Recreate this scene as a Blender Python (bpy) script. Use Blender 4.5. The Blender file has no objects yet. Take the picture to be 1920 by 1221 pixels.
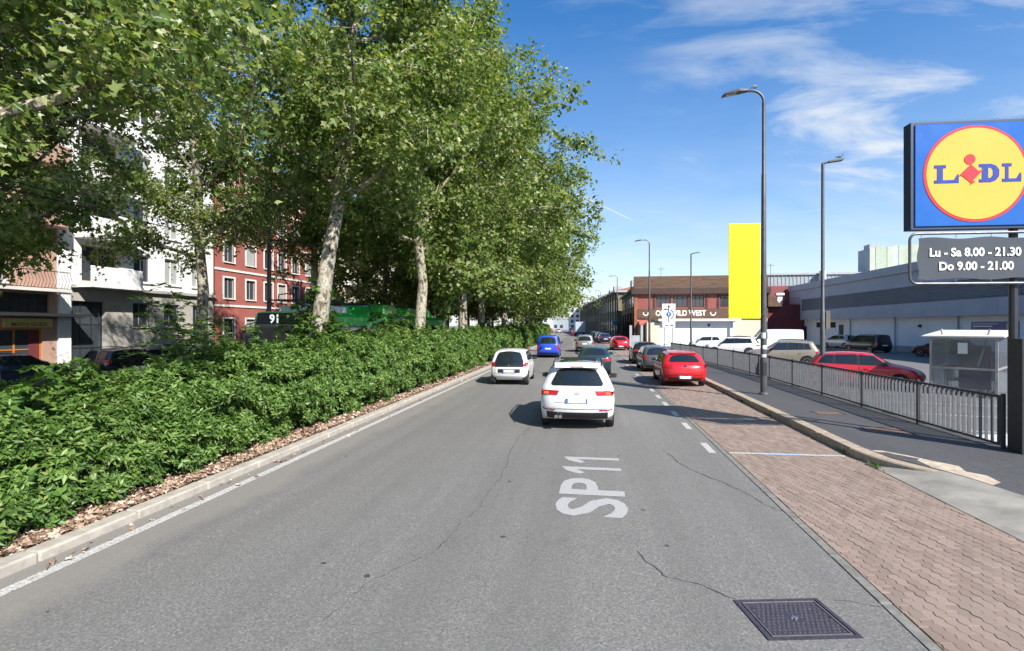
import bpy, bmesh, math, random
import numpy as np
from mathutils import Vector, Matrix
R = math.radians
scene = bpy.context.scene
C = scene.collection
rng = np.random.default_rng(7)
random.seed(7)

# ------------------------------------------------------------------ camera
cam_d = bpy.data.cameras.new('camera'); cam = bpy.data.objects.new('camera', cam_d); C.objects.link(cam)
cam.location = (0, 0, 2.58)
cam.rotation_euler = (R(90), 0, math.atan(145/960))
cam_d.sensor_width = 36; cam_d.lens = 18.0; cam_d.clip_end = 4000; cam_d.clip_start = .05
scene.camera = cam
scene.render.resolution_x = 1024; scene.render.resolution_y = 651
# ------------------------------------------------------------------ light
TOSUN = Vector((.85, -.86, 1.0)).normalized()
SUN_EL = math.asin(TOSUN.z); SUN_ROT = math.atan2(TOSUN.x, TOSUN.y)
w = bpy.data.worlds.new('World'); scene.world = w; w.use_nodes = True
nt = w.node_tree; nt.nodes.clear()
def wn(t, **k):
    n = nt.nodes.new(t)
    for a, b in k.items(): setattr(n, a, b)
    return n
def wl(a, b): nt.links.new(a, b)
sky = wn('ShaderNodeTexSky'); sky.sky_type = 'NISHITA'; sky.sun_disc = False
sky.sun_elevation = SUN_EL; sky.sun_rotation = SUN_ROT; sky.air_density = 1.0; sky.dust_density = .25; sky.ozone_density = 3.0
hs = wn('ShaderNodeHueSaturation'); hs.inputs['Saturation'].default_value = 1.36; hs.inputs['Hue'].default_value = .503
wl(sky.outputs[0], hs.inputs['Color'])
bg = wn('ShaderNodeBackground'); bg.inputs['Strength'].default_value = .108
wl(hs.outputs[0], bg.inputs['Color'])
tc = wn('ShaderNodeTexCoord'); sx = wn('ShaderNodeSeparateXYZ'); wl(tc.outputs['Generated'], sx.inputs[0])
def wm(op, a, b=None, c=None):
    n = wn('ShaderNodeMath', operation=op)
    for i, v in enumerate((a, b, c)):
        if v is None: continue
        if isinstance(v, (int, float)): n.inputs[i].default_value = v
        else: wl(v, n.inputs[i])
    return n.outputs[0]
zc = wm('ADD', wm('MAXIMUM', sx.outputs[2], 0.0), .30)
cx = wm('DIVIDE', sx.outputs[0], zc); cy = wm('DIVIDE', sx.outputs[1], zc)
cb = wn('ShaderNodeCombineXYZ'); wl(cx, cb.inputs[0]); wl(cy, cb.inputs[1])
mp = wn('ShaderNodeMapping'); mp.inputs['Rotation'].default_value = (0, 0, R(28)); mp.inputs['Scale'].default_value = (1.0, 2.3, 1); mp.inputs['Location'].default_value = (5.1, 3.3, 0)
wl(cb.outputs[0], mp.inputs['Vector'])
n1 = wn('ShaderNodeTexNoise'); n1.inputs['Scale'].default_value = 2.3; n1.inputs['Detail'].default_value = 9; n1.inputs['Roughness'].default_value = .6; n1.inputs['Distortion'].default_value = .55
wl(mp.outputs[0], n1.inputs['Vector'])
n2 = wn('ShaderNodeTexNoise'); n2.inputs['Scale'].default_value = .75; n2.inputs['Detail'].default_value = 2
mp2 = wn('ShaderNodeMapping'); mp2.inputs['Location'].default_value = (2.7, 8.3, 0); wl(cb.outputs[0], mp2.inputs['Vector']); wl(mp2.outputs[0], n2.inputs['Vector'])
big = wm('MULTIPLY', wm('SUBTRACT', n2.outputs[0], .42), 5.0)
big = wm('MINIMUM', wm('MAXIMUM', big, 0.0), 1.0)
fine = wm('MINIMUM', wm('MAXIMUM', wm('MULTIPLY', wm('SUBTRACT', n1.outputs[0], .41), 3.6), 0.0), 1.0)
cl = wm('MINIMUM', wm('MULTIPLY', wm('MULTIPLY', fine, big), .95), .88)
# thin white veil towards the horizon, all the way round
veil = wm('POWER', wm('SUBTRACT', 1.0, wm('MINIMUM', wm('MAXIMUM', sx.outputs[2], 0.0), 1.0)), 4.2)
veil = wm('MULTIPLY', veil, wm('ADD', wm('MULTIPLY', n1.outputs[0], 1.1), .34))
mask = wm('MINIMUM', wm('MAXIMUM', cl, veil), .93)
# one thin vapour trail (a great-circle band with limited length)
def trail(a, b, width, strength):
    a = Vector(a).normalized(); b = Vector(b).normalized(); n = a.cross(b).normalized(); t = n.cross(a).normalized()
    ang = a.angle(b)
    def dot(v):
        d = wn('ShaderNodeVectorMath', operation='DOT_PRODUCT'); wl(tc.outputs['Generated'], d.inputs[0]); d.inputs[1].default_value = v; return d.outputs['Value']
    off = wm('ABSOLUTE', dot(n)); along = wm('ARCTAN2', dot(t), dot(a))
    wob = wm('MULTIPLY', wm('SUBTRACT', n1.outputs[0], .5), width*1.5)
    core = wm('SUBTRACT', 1.0, wm('MINIMUM', wm('DIVIDE', wm('ABSOLUTE', wm('ADD', off, wob)), width), 1.0))
    k = wm('MULTIPLY', wm('GREATER_THAN', along, 0.0), wm('LESS_THAN', along, ang))
    ed = wm('MINIMUM', wm('MAXIMUM', wm('MULTIPLY', along, 14.0), 0.0), 1.0)
    return wm('MULTIPLY', wm('MULTIPLY', wm('MULTIPLY', core, k), ed), strength)
YAW = math.atan(145/960)
def pdir(px, py):
    r = (px-960)/960; u = (610.5-py)/960; s, c = math.sin(YAW), math.cos(YAW)
    return (-s + c*r, c + s*r, u)
mask = wm('MAXIMUM', mask, trail(pdir(1225, 432), pdir(1080, 362), .0050, .95))
mask = wm('MAXIMUM', mask, trail(pdir(1380, 412), pdir(1680, 377), .003, .45))
bc = wn('ShaderNodeBackground'); bc.inputs['Color'].default_value = (.90, .95, 1.0, 1); bc.inputs['Strength'].default_value = .52
mx = wn('ShaderNodeMixShader'); wl(mask, mx.inputs[0]); wl(bg.outputs[0], mx.inputs[1]); wl(bc.outputs[0], mx.inputs[2])
wo = wn('ShaderNodeOutputWorld'); wl(mx.outputs[0], wo.inputs[0])
sd = bpy.data.lights.new('sun', 'SUN'); sd.energy = 4.7; sd.angle = R(.53); sd.color = (1.0, .945, .87)
so = bpy.data.objects.new('sun', sd); C.objects.link(so); so.rotation_euler = (-TOSUN).to_track_quat('-Z', 'Y').to_euler(); so.location = (40, -40, 60)
scene.view_settings.view_transform = 'Standard'; scene.view_settings.look = 'None'; scene.view_settings.exposure = .92; scene.view_settings.gamma = 1
scene.view_settings.use_curve_mapping = False
scene.cycles.max_bounces = 6; scene.cycles.transparent_max_bounces = 8; scene.cycles.diffuse_bounces = 3; scene.cycles.glossy_bounces = 3; scene.cycles.transmission_bounces = 4
scene.cycles.caustics_reflective = False; scene.cycles.caustics_refractive = False

# ------------------------------------------------------------------ materials
MATS = {}
def newmat(name):
    m = bpy.data.materials.new(name); m.use_nodes = True; m.node_tree.nodes.clear(); MATS[name] = m
    return m, m.node_tree
class NT:
    def __init__(s, name): s.m, s.t = newmat(name)
    def n(s, t, inp=None, **k):
        x = s.t.nodes.new(t)
        for a, b in k.items(): setattr(x, a, b)
        for a, b in (inp or {}).items():
            if hasattr(b, 'is_linked'): s.t.links.new(b, x.inputs[a])
            else: x.inputs[a].default_value = b
        return x
    def out(s, sh): o = s.n('ShaderNodeOutputMaterial'); s.t.links.new(sh, o.inputs[0]); return s.m
    def noise(s, sc, det=4, rough=.55, vec=None, dist=0):
        if vec is None: vec = s.coord()
        return s.n('ShaderNodeTexNoise', {'Scale': sc, 'Detail': det, 'Roughness': rough, 'Vector': vec, 'Distortion': dist}).outputs[0]
    def coord(s):
        if not hasattr(s, '_c'): s._c = s.n('ShaderNodeNewGeometry')
        return s._c.outputs['Position']
    def isl(s): s.coord(); return s._c.outputs['Random Per Island']
    def ramp(s, fac, stops, interp='LINEAR'):
        r = s.n('ShaderNodeValToRGB', {'Fac': fac}); r.color_ramp.interpolation = interp
        e = r.color_ramp.elements
        while len(e) < len(stops): e.new(.5)
        for i, (p, c) in enumerate(stops): e[i].position = p; e[i].color = (*c, 1) if len(c) == 3 else c
        return r.outputs[0]
    def mix(s, fac, a, b, mode='MIX'):
        x = s.n('ShaderNodeMix', data_type='RGBA', blend_type=mode)
        for i, v in ((0, fac), (6, a), (7, b)):
            if hasattr(v, 'is_linked'): s.t.links.new(v, x.inputs[i])
            else: x.inputs[i].default_value = ((*v, 1) if isinstance(v, tuple) and len(v) == 3 else v)
        return x.outputs[2]
    def math(s, op, a, b=0.0): return s.n('ShaderNodeMath', {0: a, 1: b}, operation=op).outputs[0]
    def bump(s, h, st, dist=.01): return s.n('ShaderNodeBump', {'Height': h, 'Strength': st, 'Distance': dist}).outputs[0]
    def bsdf(s, col, rough=.6, metal=0., nor=None, coat=0., spec=.5, **k):
        if isinstance(col, tuple) and len(col) == 3: col = (*col, 1)
        d = {'Base Color': col, 'Roughness': rough, 'Metallic': metal, 'Coat Weight': coat, 'Specular IOR Level': spec, 'Coat Roughness': .04}
        if nor is not None: d['Normal'] = nor
        d.update(k)
        return s.n('ShaderNodeBsdfPrincipled', d).outputs[0]
def pm(name, col, rough=.6, metal=0., var=.12, scale=3., bump=0., bscale=40., coat=0., spec=.5):
    """plain procedural surface: base colour with soft dirt variation and fine relief"""
    m = NT(name)
    a = tuple(min(1, c*(1+var)) for c in col); b = tuple(c*(1-var) for c in col)
    cc = m.ramp(m.noise(scale, 6, .6), [(.3, b), (.7, a)])
    nor = m.bump(m.noise(bscale, 4), bump, .01) if bump else None
    rr = m.math('ADD', m.math('MULTIPLY', m.noise(scale*2.3), .16), rough-.08)
    return m.out(m.bsdf(cc, rr, metal, nor, coat, spec))
def paint(name, col, metal=0.):
    m = NT(name)
    d = m.ramp(m.noise(1.7, 5), [(.35, tuple(c*.93 for c in col)), (.7, col)])
    return m.out(m.bsdf(d, .38, metal, None, .85, .4))
def leafmat(name, cols, trans=.35, rough=.5):
    m = NT(name)
    c = m.ramp(m.isl(), [(i/(len(cols)-1), x) for i, x in enumerate(cols)])
    big = m.noise(.55, 2)
    c = m.mix(m.math('MULTIPLY', big, .3), c, (.14, .15, .04))
    pat = m.ramp(m.noise(1.6, 3, .6), [(.40, (.74, .78, .72)), (.6, (1.10, 1.08, 1.04))])
    c = m.mix(1.0, c, pat, 'MULTIPLY')
    d = m.bsdf(c, rough, 0, None, 0, .35)
    c2 = m.mix(1.0, c, (1.65, 1.6, .6), 'MULTIPLY')
    t = m.n('ShaderNodeBsdfTranslucent', {'Color': c2}).outputs[0]
    return m.out(m.n('ShaderNodeMixShader', {0: trans, 1: d, 2: t}).outputs[0])

def asphalt(name, lo, hi, spots=True, dust=False):
    m = NT(name)
    f = m.noise(46, 5, .85); g = m.noise(.35, 5, .6); h = m.noise(2.2, 4, .6)
    lv = m.n('ShaderNodeMapping', {'Vector': m.coord(), 'Scale': (1.5, .045, 1)}).outputs[0]; lane = m.noise(1., 4, .6, lv)
    c = m.ramp(f, [(.42, lo), (.5, tuple((a+b)/2 for a, b in zip(lo, hi))), (.585, hi)])
    vc = m.n('ShaderNodeTexVoronoi', {'Scale': 62., 'Vector': m.coord(), 'Randomness': 1.0}).outputs['Color']
    st = m.n('ShaderNodeSeparateXYZ', {0: vc}).outputs[0]
    c = m.mix(.38, c, m.ramp(st, [(0, tuple(x*.75 for x in lo)), (.45, tuple((a+b)/2 for a, b in zip(lo, hi))), (.8, hi), (1, tuple(x*1.7 for x in hi))]))
    c = m.mix(m.math('MULTIPLY', g, .35), c, tuple(x*1.05 for x in hi))
    c = m.mix(m.ramp(lane, [(.42, (0, 0, 0)), (.62, (.40, .40, .40))]), c, tuple(x*.55 for x in hi))
    c = m.mix(m.math('MULTIPLY', m.math('GREATER_THAN', h, .62), .10), c, lo)
    if spots:
        v = m.n('ShaderNodeTexVoronoi', {'Scale': 1.5, 'Vector': m.coord(), 'Randomness': 1.0}).outputs['Distance']
        v2 = m.math('ADD', v, m.math('MULTIPLY', m.math('SUBTRACT', m.noise(9, 3), .5), .10))
        c = m.mix(m.math('MULTIPLY', m.math('LESS_THAN', v2, .05), .8), c, (.03, .03, .032))
    if dust:
        x = m.n('ShaderNodeSeparateXYZ', {0: m.coord()}).outputs[0]
        k = m.math('MULTIPLY', m.math('SUBTRACT', -4.35, m.math('ADD', x, m.math('MULTIPLY', m.noise(1.1, 4), .9))), 1.6)
        k = m.n('ShaderNodeClamp', {0: k, 1: 0., 2: .55}).outputs[0]
        c = m.mix(k, c, (.235, .215, .19))
    nor = m.bump(m.math('ADD', m.math('MULTIPLY', f, .4), m.math('MULTIPLY', st, .6)), .3, .004)
    return m.out(m.bsdf(c, .82, 0, nor, 0, .3))

M_asph = asphalt('asphalt', (.066, .064, .060), (.220, .213, .200), True, True)
M_asph2 = asphalt('asphalt_car_park', (.10, .10, .10), (.19, .19, .185), False)
M_asph3 = asphalt('asphalt_sidewalk', (.04, .041, .043), (.095, .095, .098), False)
M_ground = pm('ground_dust', (.16, .15, .13), .9, 0, .3, .5)
M_soil = pm('soil', (.14, .095, .06), .95, 0, .4, 6, .5, 30)
M_sand = pm('joint_sand', (.09, .07, .05), .95, 0, .3, 8)
M_conc = pm('concrete', (.26, .245, .21), .85, 0, .34, 1.6, .3, 60)
M_granL = pm('kerb_granite', (.36, .33, .28), .8, 0, .22, 7, .35, 90)
M_granR = pm('kerb_granite_warm', (.33, .265, .195), .8, 0, .28, 6, .35, 90)
M_white = None
def worn_paint(name, col, under, amount):
    m = NT(name); c = m.ramp(m.noise(38, 6, .8), [(amount-.06, under), (amount+.06, col)])
    return m.out(m.bsdf(c, .75, 0, None, 0, .3))
M_line = worn_paint('road_paint', (.50, .49, .46), (.19, .187, .18), .47)
M_line2 = worn_paint('overlay_lettering', (.36, .36, .355), (.24, .24, .235), .43)  # only for the map overlay lettering on the lane
M_lineb = worn_paint('road_paint_blue', (.33, .45, .60), (.30, .25, .22), .44)
m = NT('paver_clay')
oi = m.n('ShaderNodeObjectInfo').outputs['Random']
rr = m.math('FRACT', m.math('ADD', oi, m.isl()))
c = m.ramp(rr, [(0, (.185, .132, .102)), (.5, (.235, .172, .135)), (1, (.30, .222, .178))])
c = m.mix(m.math('MULTIPLY', m.noise(90, 3, .7), .35), c, (.20, .14, .12))
c = m.mix(m.math('MULTIPLY', m.noise(.9, 4), .5), c, (.26, .22, .19))
M_paver = m.out(m.bsdf(c, .85, 0, m.bump(m.noise(140, 3), .4, .004), 0, .3))
m = NT('paver_far')
mpg = m.n('ShaderNodeMapping', {'Vector': m.coord(), 'Rotation': (0, 0, R(79))}).outputs[0]
bt = m.n('ShaderNodeTexBrick', {'Vector': mpg, 'Color1': (.23, .165, .133, 1), 'Color2': (.29, .212, .175, 1), 'Mortar': (.12, .09, .075, 1), 'Scale': 1.0, 'Mortar Size': .006, 'Brick Width': .225, 'Row Height': .1125}).outputs[0]
c = m.mix(m.math('MULTIPLY', m.noise(.9, 4), .5), bt, (.25, .215, .185))
M_paver_far = m.out(m.bsdf(c, .85))
M_iron = pm('cast_iron', (.062, .055, .075), .55, .4, .35, 20, .3, 80)
M_rust = pm('rusty_iron', (.17, .11, .085), .8, .2, .3, 12)
M_pole = pm('pole_paint', (.085, .088, .095), .45, .3, .2, 4)
M_dark = pm('dark_metal', (.035, .038, .045), .45, .2, .2, 5)
M_fence = pm('railing_paint', (.085, .09, .10), .55, .1, .25, 6)
M_frail = pm('railing_dark_paint', (.04, .042, .048), .5, .1, .2, 6)
M_glass = NT('car_glass'); M_glass = M_glass.out(M_glass.bsdf((.012, .017, .02), .04, 0, None, 0, .8))
M_pane = NT('window_glass'); M_pane = M_pane.out(M_pane.bsdf((.045, .055, .065), .08, 0, None, 0, .7))
M_black = pm('black_plastic', (.018, .018, .02), .5, 0, .15, 6)
M_tyre = pm('tyre_rubber', (.02, .02, .02), .85, 0, .2, 20)
M_rim = pm('alloy', (.42, .43, .44), .3, .9, .08, 9)
M_chrome = pm('chrome', (.65, .66, .68), .15, 1., .05, 9)
M_redl = NT('tail_light'); M_redl = M_redl.out(M_redl.bsdf((.38, .012, .012), .12, 0, None, .8))
M_redlit = NT('tail_light_lit'); M_redlit = M_redlit.out(M_redlit.bsdf((.6, .05, .02), .12, 0, None, .8, .5, **{'Emission Color': (1, .16, .05, 1), 'Emission Strength': .7}))
M_clear = NT('head_light'); M_clear = M_clear.out(M_clear.bsdf((.6, .62, .64), .1, .3, None, 1.))
M_plate = pm('plate_white', (.68, .69, .70), .4, 0, .04, 9)
M_plateb = pm('plate_blue', (.05, .12, .42), .4, 0, .04, 9)
P = {k: paint('paint_'+k, v, mt) for k, v, mt in (
    ('white', (.78, .78, .77), 0), ('blue', (.02, .07, .52), 0), ('teal', (.018, .045, .06), .3), ('grey', (.25, .26, .27), .5),
    ('red', (.50, .012, .018), 0), ('darkgrey', (.10, .105, .115), .4), ('beige', (.34, .29, .22), .4), ('silver', (.45, .46, .48), .5),
    ('black', (.012, .012, .014), 0), ('navy', (.018, .025, .06), .2), ('maroon', (.10, .012, .015), .1), ('redp', (.58, .02, .03), 0))}
M_bark = NT('plane_bark')
_b = M_bark
vv = _b.n('ShaderNodeMapping', {'Vector': _b.coord(), 'Scale': (1, 1, .5)}).outputs[0]
c = _b.ramp(_b.noise(7.0, 3, .5, vv, .8), [(.38, (.12, .095, .065)), (.45, (.25, .22, .165)), (.54, (.43, .40, .33)), (.62, (.20, .18, .125))], 'EASE')
M_bark = _b.out(_b.bsdf(c, .85, 0, _b.bump(_b.noise(22, 6, .7), .8, .03), 0, .25))
M_twig = pm('twig_bark', (.15, .12, .085), .9, 0, .3, 8)
M_leaf = leafmat('plane_leaf', [(.068, .135, .030), (.10, .178, .043), (.14, .226, .058), (.19, .27, .082), (.27, .33, .12), (.42, .43, .24)], .40, .36)
M_hleaf = leafmat('hedge_leaf', [(.036, .095, .017), (.06, .145, .027), (.095, .205, .04), (.15, .28, .062), (.28, .35, .12)], .30, .42)
M_aleaf = leafmat('sapling_leaf', [(.04, .11, .02), (.07, .16, .03), (.10, .19, .04)], .35, .5)
m = NT('dry_leaf')
c = m.ramp(m.isl(), [(0, (.14, .08, .05)), (.35, (.28, .18, .12)), (.7, (.40, .29, .21)), (1, (.55, .45, .36))])
M_dry = m.out(m.bsdf(c, .85))
M_core = pm('hedge_shade_core', (.02, .032, .010), .95, 0, .6, 14, .8, 20)  # solid dark filling added inside the hedges to block light

# ------------------------------------------------------------------ mesh helpers
def tag(o, label=None, cat=None, group=None, kind=None):
    if label: o['label'] = label
    if cat: o['category'] = cat
    if group: o['group'] = group
    if kind: o['kind'] = kind
    return o
def link(name, me, mat=None, parent=None):
    o = bpy.data.objects.new(name, me); C.objects.link(o)
    if mat is not None and me is not None and not me.materials: me.materials.append(mat)
    if parent is not None: o.parent = parent
    return o
def thing(name, loc, label, cat, group=None, rz=0.):
    o = bpy.data.objects.new(name, None); C.objects.link(o); o.location = loc; o.rotation_euler = (0, 0, rz); o.empty_display_size = .3
    return tag(o, label, cat, group)
def np_mesh(name, V, counts, loops, smooth=False):
    me = bpy.data.meshes.new(name); V = np.asarray(V, np.float32); counts = np.asarray(counts, np.int32); loops = np.asarray(loops, np.int32)
    me.vertices.add(len(V)); me.vertices.foreach_set('co', V.ravel())
    me.loops.add(len(loops)); me.loops.foreach_set('vertex_index', loops)
    me.polygons.add(len(counts)); st = np.concatenate(([0], np.cumsum(counts)[:-1])).astype(np.int32)
    me.polygons.foreach_set('loop_start', st); me.polygons.foreach_set('loop_total', counts)
    if smooth: me.polygons.foreach_set('use_smooth', np.ones(len(counts), bool))
    me.update(calc_edges=True); me.validate()
    return me
class MB:
    def __init__(s): s.v = []; s.f = []
    def add(s, vs, fs):
        b = len(s.v); s.v += [tuple(p) for p in vs]; s.f += [tuple(b+i for i in f) for f in fs]; return s
    def box(s, x0, x1, y0, y1, z0, z1):
        return s.add([(x0,y0,z0),(x1,y0,z0),(x1,y1,z0),(x0,y1,z0),(x0,y0,z1),(x1,y0,z1),(x1,y1,z1),(x0,y1,z1)],
                     [(3,2,1,0),(4,5,6,7),(0,1,5,4),(1,2,6,5),(2,3,7,6),(3,0,4,7)])
    def bbox(s, x0, x1, y0, y1, z0, z1, b=.02):
        """box with a chamfered top edge and chamfered vertical edges"""
        def ring(i, z):
            a = i
            return [(x0+a+b,y0+a,z),(x1-a-b,y0+a,z),(x1-a,y0+a+b,z),(x1-a,y1-a-b,z),(x1-a-b,y1-a,z),(x0+a+b,y1-a,z),(x0+a,y1-a-b,z),(x0+a,y0+a+b,z)]
        vs = ring(0, z0)+ring(0, z1-b)+ring(b*.8, z1); fs = [tuple(range(7, -1, -1)), tuple(range(16, 24))]
        for k in (0, 8):
            for i in range(8): j = (i+1) % 8; fs.append((k+i, k+j, k+8+j, k+8+i))
        return s.add(vs, fs)
    def prism(s, poly, axis, a, b):
        """polygon (list of 2D) extruded along an axis from a to b"""
        n = len(poly)
        def p3(p, t): return {'x': (t, p[0], p[1]), 'y': (p[0], t, p[1]), 'z': (p[0], p[1], t)}[axis]
        vs = [p3(p, a) for p in poly]+[p3(p, b) for p in poly]
        fs = [tuple(range(n-1, -1, -1)), tuple(range(n, 2*n))]+[(i, (i+1) % n, n+(i+1) % n, n+i) for i in range(n)]
        return s.add(vs, fs)
    def tube(s, pts, rad, n=8, cap=True):
        pts = [Vector(p) for p in pts]
        rad = rad if hasattr(rad, '__len__') else [rad]*len(pts)
        vs = []; fs = []; k = len(pts); up = None
        for i, p in enumerate(pts):
            d = (pts[min(i+1, k-1)]-pts[max(i-1, 0)]).normalized()
            if up is None: up = Vector((0, 0, 1)) if abs(d.z) < .9 else Vector((0, 1, 0))
            a = d.cross(up).normalized(); b = d.cross(a).normalized(); up = -b if False else up
            for j in range(n):
                t = 2*math.pi*j/n; q = p+a*math.cos(t)*rad[i]+b*math.sin(t)*rad[i]; vs.append(q)
        for i in range(k-1):
            for j in range(n): fs.append((i*n+j, i*n+(j+1) % n, (i+1)*n+(j+1) % n, (i+1)*n+j))
        if cap: fs.append(tuple(range(n-1, -1, -1))); fs.append(tuple(range((k-1)*n, k*n)))
        return s.add(vs, fs)
    def lathe(s, prof, axis='z', n=16, c=(0, 0, 0)):
        """prof: list of (radius, height)"""
        vs = []; fs = []
        for r, h in prof:
            for j in range(n):
                t = 2*math.pi*j/n; a, b = r*math.cos(t), r*math.sin(t)
                vs.append({'z': (a+c[0], b+c[1], h+c[2]), 'x': (h+c[0], a+c[1], b+c[2]), 'y': (a+c[0], h+c[1], b+c[2])}[axis])
        for i in range(len(prof)-1):
            for j in range(n): fs.append((i*n+j, i*n+(j+1) % n, (i+1)*n+(j+1) % n, (i+1)*n+j))
        fs.append(tuple(range(n-1, -1, -1))); fs.append(tuple(range((len(prof)-1)*n, len(prof)*n)))
        return s.add(vs, fs)
    def mesh(s, name, smooth=False):
        me = bpy.data.meshes.new(name); me.from_pydata(s.v, [], s.f)
        bm = bmesh.new(); bm.from_mesh(me); bmesh.ops.recalc_face_normals(bm, faces=bm.faces); bm.to_mesh(me); bm.free()
        if smooth:
            for p in me.polygons: p.use_smooth = True
            try: me.set_sharp_from_angle(angle=R(38))
            except Exception: pass
        return me
    def build(s, name, mat, parent=None, smooth=False):
        return link(name, s.mesh(name, smooth), mat, parent)
def box(name, mat, parent, *a): return MB().box(*a).build(name, mat, parent)
def bbox(name, mat, parent, *a, b=.02): return MB().bbox(*a, b=b).build(name, mat, parent)
def text_mesh(body, size, thick=.002, bold=0., squash=1.):
    cu = bpy.data.curves.new('t', 'FONT'); cu.body = body; cu.size = size; cu.offset = bold; cu.extrude = thick; cu.align_x = 'CENTER'; cu.align_y = 'CENTER'; cu.resolution_u = 3
    o = bpy.data.objects.new('t', cu); C.objects.link(o)
    dg = bpy.context.evaluated_depsgraph_get(); me = bpy.data.meshes.new_from_object(o.evaluated_get(dg))
    bpy.data.objects.remove(o); bpy.data.curves.remove(cu)
    me.materials.clear()
    if squash != 1.:
        for v in me.vertices: v.co.x *= squash
    return me
def text(name, body, size, mat, parent, loc, rot, bold=0., squash=1., thick=.002):
    o = link(name, text_mesh(body, size, thick, bold, squash), mat, parent); o.location = loc; o.rotation_euler = rot; return o
def off(Y): return 0. if Y < 25 else -(Y-25)**2/3000.
# ------------------------------------------------------------------ the setting
def strip(name, x0, x1, z, mat, Y0, Y1, parent=None, step=5., kind='structure', fo=off, z1=None):
    ys = list(np.arange(Y0, Y1, step))+[Y1]
    V = []; L = []; z1 = z if z1 is None else z1
    for y in ys: V += [(x0+fo(y), y, z), (x1+fo(y), y, z1)]
    for i in range(len(ys)-1): L += [2*i, 2*i+1, 2*i+3, 2*i+2]
    o = link(name, np_mesh(name, V, [4]*(len(ys)-1), L), mat, parent)
    if parent is None and kind: o['kind'] = kind
    return o
g = MB().add([(-1500, -1500, -.07), (1500, -1500, -.07), (1500, 2500, -.07), (-1500, 2500, -.07)], [(0, 1, 2, 3)]).build('ground', M_ground); g['kind'] = 'structure'
road = strip('road', -5.96, 2.66, 0, M_asph, -12, 420)
strip('bus_lane', -14.0, -10.0, -.002, M_asph2, -12, 300)
strip('service_road', -25.2, -16.3, -.003, M_asph2, -12, 300)
strip('far_pavement', -28.3, -25.2, .10, M_asph3, -12, 300)
strip('car_park', 8.25, 60, -.004, M_asph2, -12, 110, fo=lambda y: 0. if y < 25 else max(-3.2, off(y)*6))

# painted edge line and dashes of the parking bays
def mark(name, pts, z=.004, mat=M_line, parent=road):
    V = [(p[0], p[1], z) for p in pts]
    return MB().add(V, [tuple(range(len(V)))]).build(name, mat, parent)
strip('edge_line', -5.68, -5.53, .004, M_line, -6, 260, road)
for (a, b) in ((10.85, 11.75), (13.25, 14.1), (15.1, 15.95), (17.0, 17.8), (18.7, 19.6), (20.6, 21.5), (27.0, 28.0), (33.5, 34.5), (40, 41), (46, 47), (52, 53)):
    mark('bay_dash', [(2.40+off(a), a), (2.54+off(a), a), (2.54+off(a), b), (2.40+off(a), b)])
for k in range(9):
    a = 62+k*9.; mark('lane_dash', [(-1.52+off(a), a), (-1.40+off(a), a), (-1.40+off(a+3), a+3), (-1.52+off(a+3), a+3)])
# street-name map overlay, laid along the lane as painted lettering
t = link('lettering', text_mesh('SP', 1.34, 0., .028), M_line2, road)
bb = [v.co.copy() for v in t.data.vertices]
x0, x1 = min(v.x for v in bb), max(v.x for v in bb); y0, y1 = min(v.y for v in bb), max(v.y for v in bb)
for v in t.data.vertices:
    u = (v.co.x-x0)/(x1-x0); q = (v.co.y-y0)/(y1-y0)
    v.co = (.53 - q*1.02 + .03*u, 6.98+u*1.74, .005)
for ya in (9.05, 9.75):
    mark('lettering', [(.56, ya+.20), (.56, ya+.36), (-.50, ya+.36), (-.40, ya+.10), (-.17, ya-.08), (-.08, ya+.02), (-.22, ya+.20)][::-1], .005, M_line2)
# cracks in the asphalt: thin sunken-looking dark seams
M_crack = pm('crack_tar', (.045, .044, .042), .9, 0, .3, 9)
def crack(pts, w0=.010, seed=0):
    r = random.Random(seed); P2 = []
    for i in range(len(pts)-1):
        a, b = Vector(pts[i]), Vector(pts[i+1]); n = max(2, int((b-a).length/.06))
        wx = 0.
        for k in range(n):
            wx = wx*.82+r.uniform(-.022, .022); P2.append(a.lerp(b, k/n)+Vector((wx, r.uniform(-.012, .012))))
    P2.append(Vector(pts[-1])); V = []; F = []
    for i, p in enumerate(P2):
        d = (P2[min(i+1, len(P2)-1)]-P2[max(i-1, 0)]).normalized(); n = Vector((-d.y, d.x)); ww = w0*r.choice((.15, .4, .7, 1., 1.3))
        V += [(*(p+n*ww*.5), .003), (*(p-n*ww*.5), .003)]
    for i in range(len(P2)-1): F.append((2*i, 2*i+1, 2*i+3, 2*i+2))
    MB().add(V, F).build('crack', M_crack, road)
crack([(-1.75, 5.6), (-1.55, 7.2), (-1.5, 9.4), (-1.62, 11.5), (-1.5, 13.0), (-1.48, 15.2)], .010, 1)
crack([(1.5, 10.9), (1.75, 9.6), (2.25, 8.6), (2.66, 7.6)], .022, 2)
crack([(.55, 6.0), (.75, 5.45), (1.1, 5.3), (1.38, 5.05)], .014, 3)
crack([(2.19, 5.22), (2.4, 5.2), (2.64, 5.15)], .010, 4)
crack([(-1.5, 15.2), (-1.55, 20), (-1.45, 26), (-1.5, 34)], .02, 5)
crack([(-1.75, 5.6), (-2.2, 4.9), (-2.3, 4.2)], .008, 6)

# concrete gutter edge between asphalt and pavers, in blocks
M_edge = pm('edge_stone', (.17, .165, .145), .85, 0, .3, 9, .3, 70)
gut = strip('gutter_edge', 2.66, 2.78, -.03, M_sand, 2, 60)
y = 2.2; k = 0
while y < 40:
    L_ = 1.0 if y < 30 else 4.0
    MB().bbox(2.665+off(y), 2.775+off(y), y+.005, y+L_-.008, -.03, .006+.004*(k % 3 == 0), b=.008).build('edging_block', M_edge, gut); y += L_; k += 1
strip('gutter_run', 2.665, 2.775, .004, M_edge, 40, 300, gut)

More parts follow.
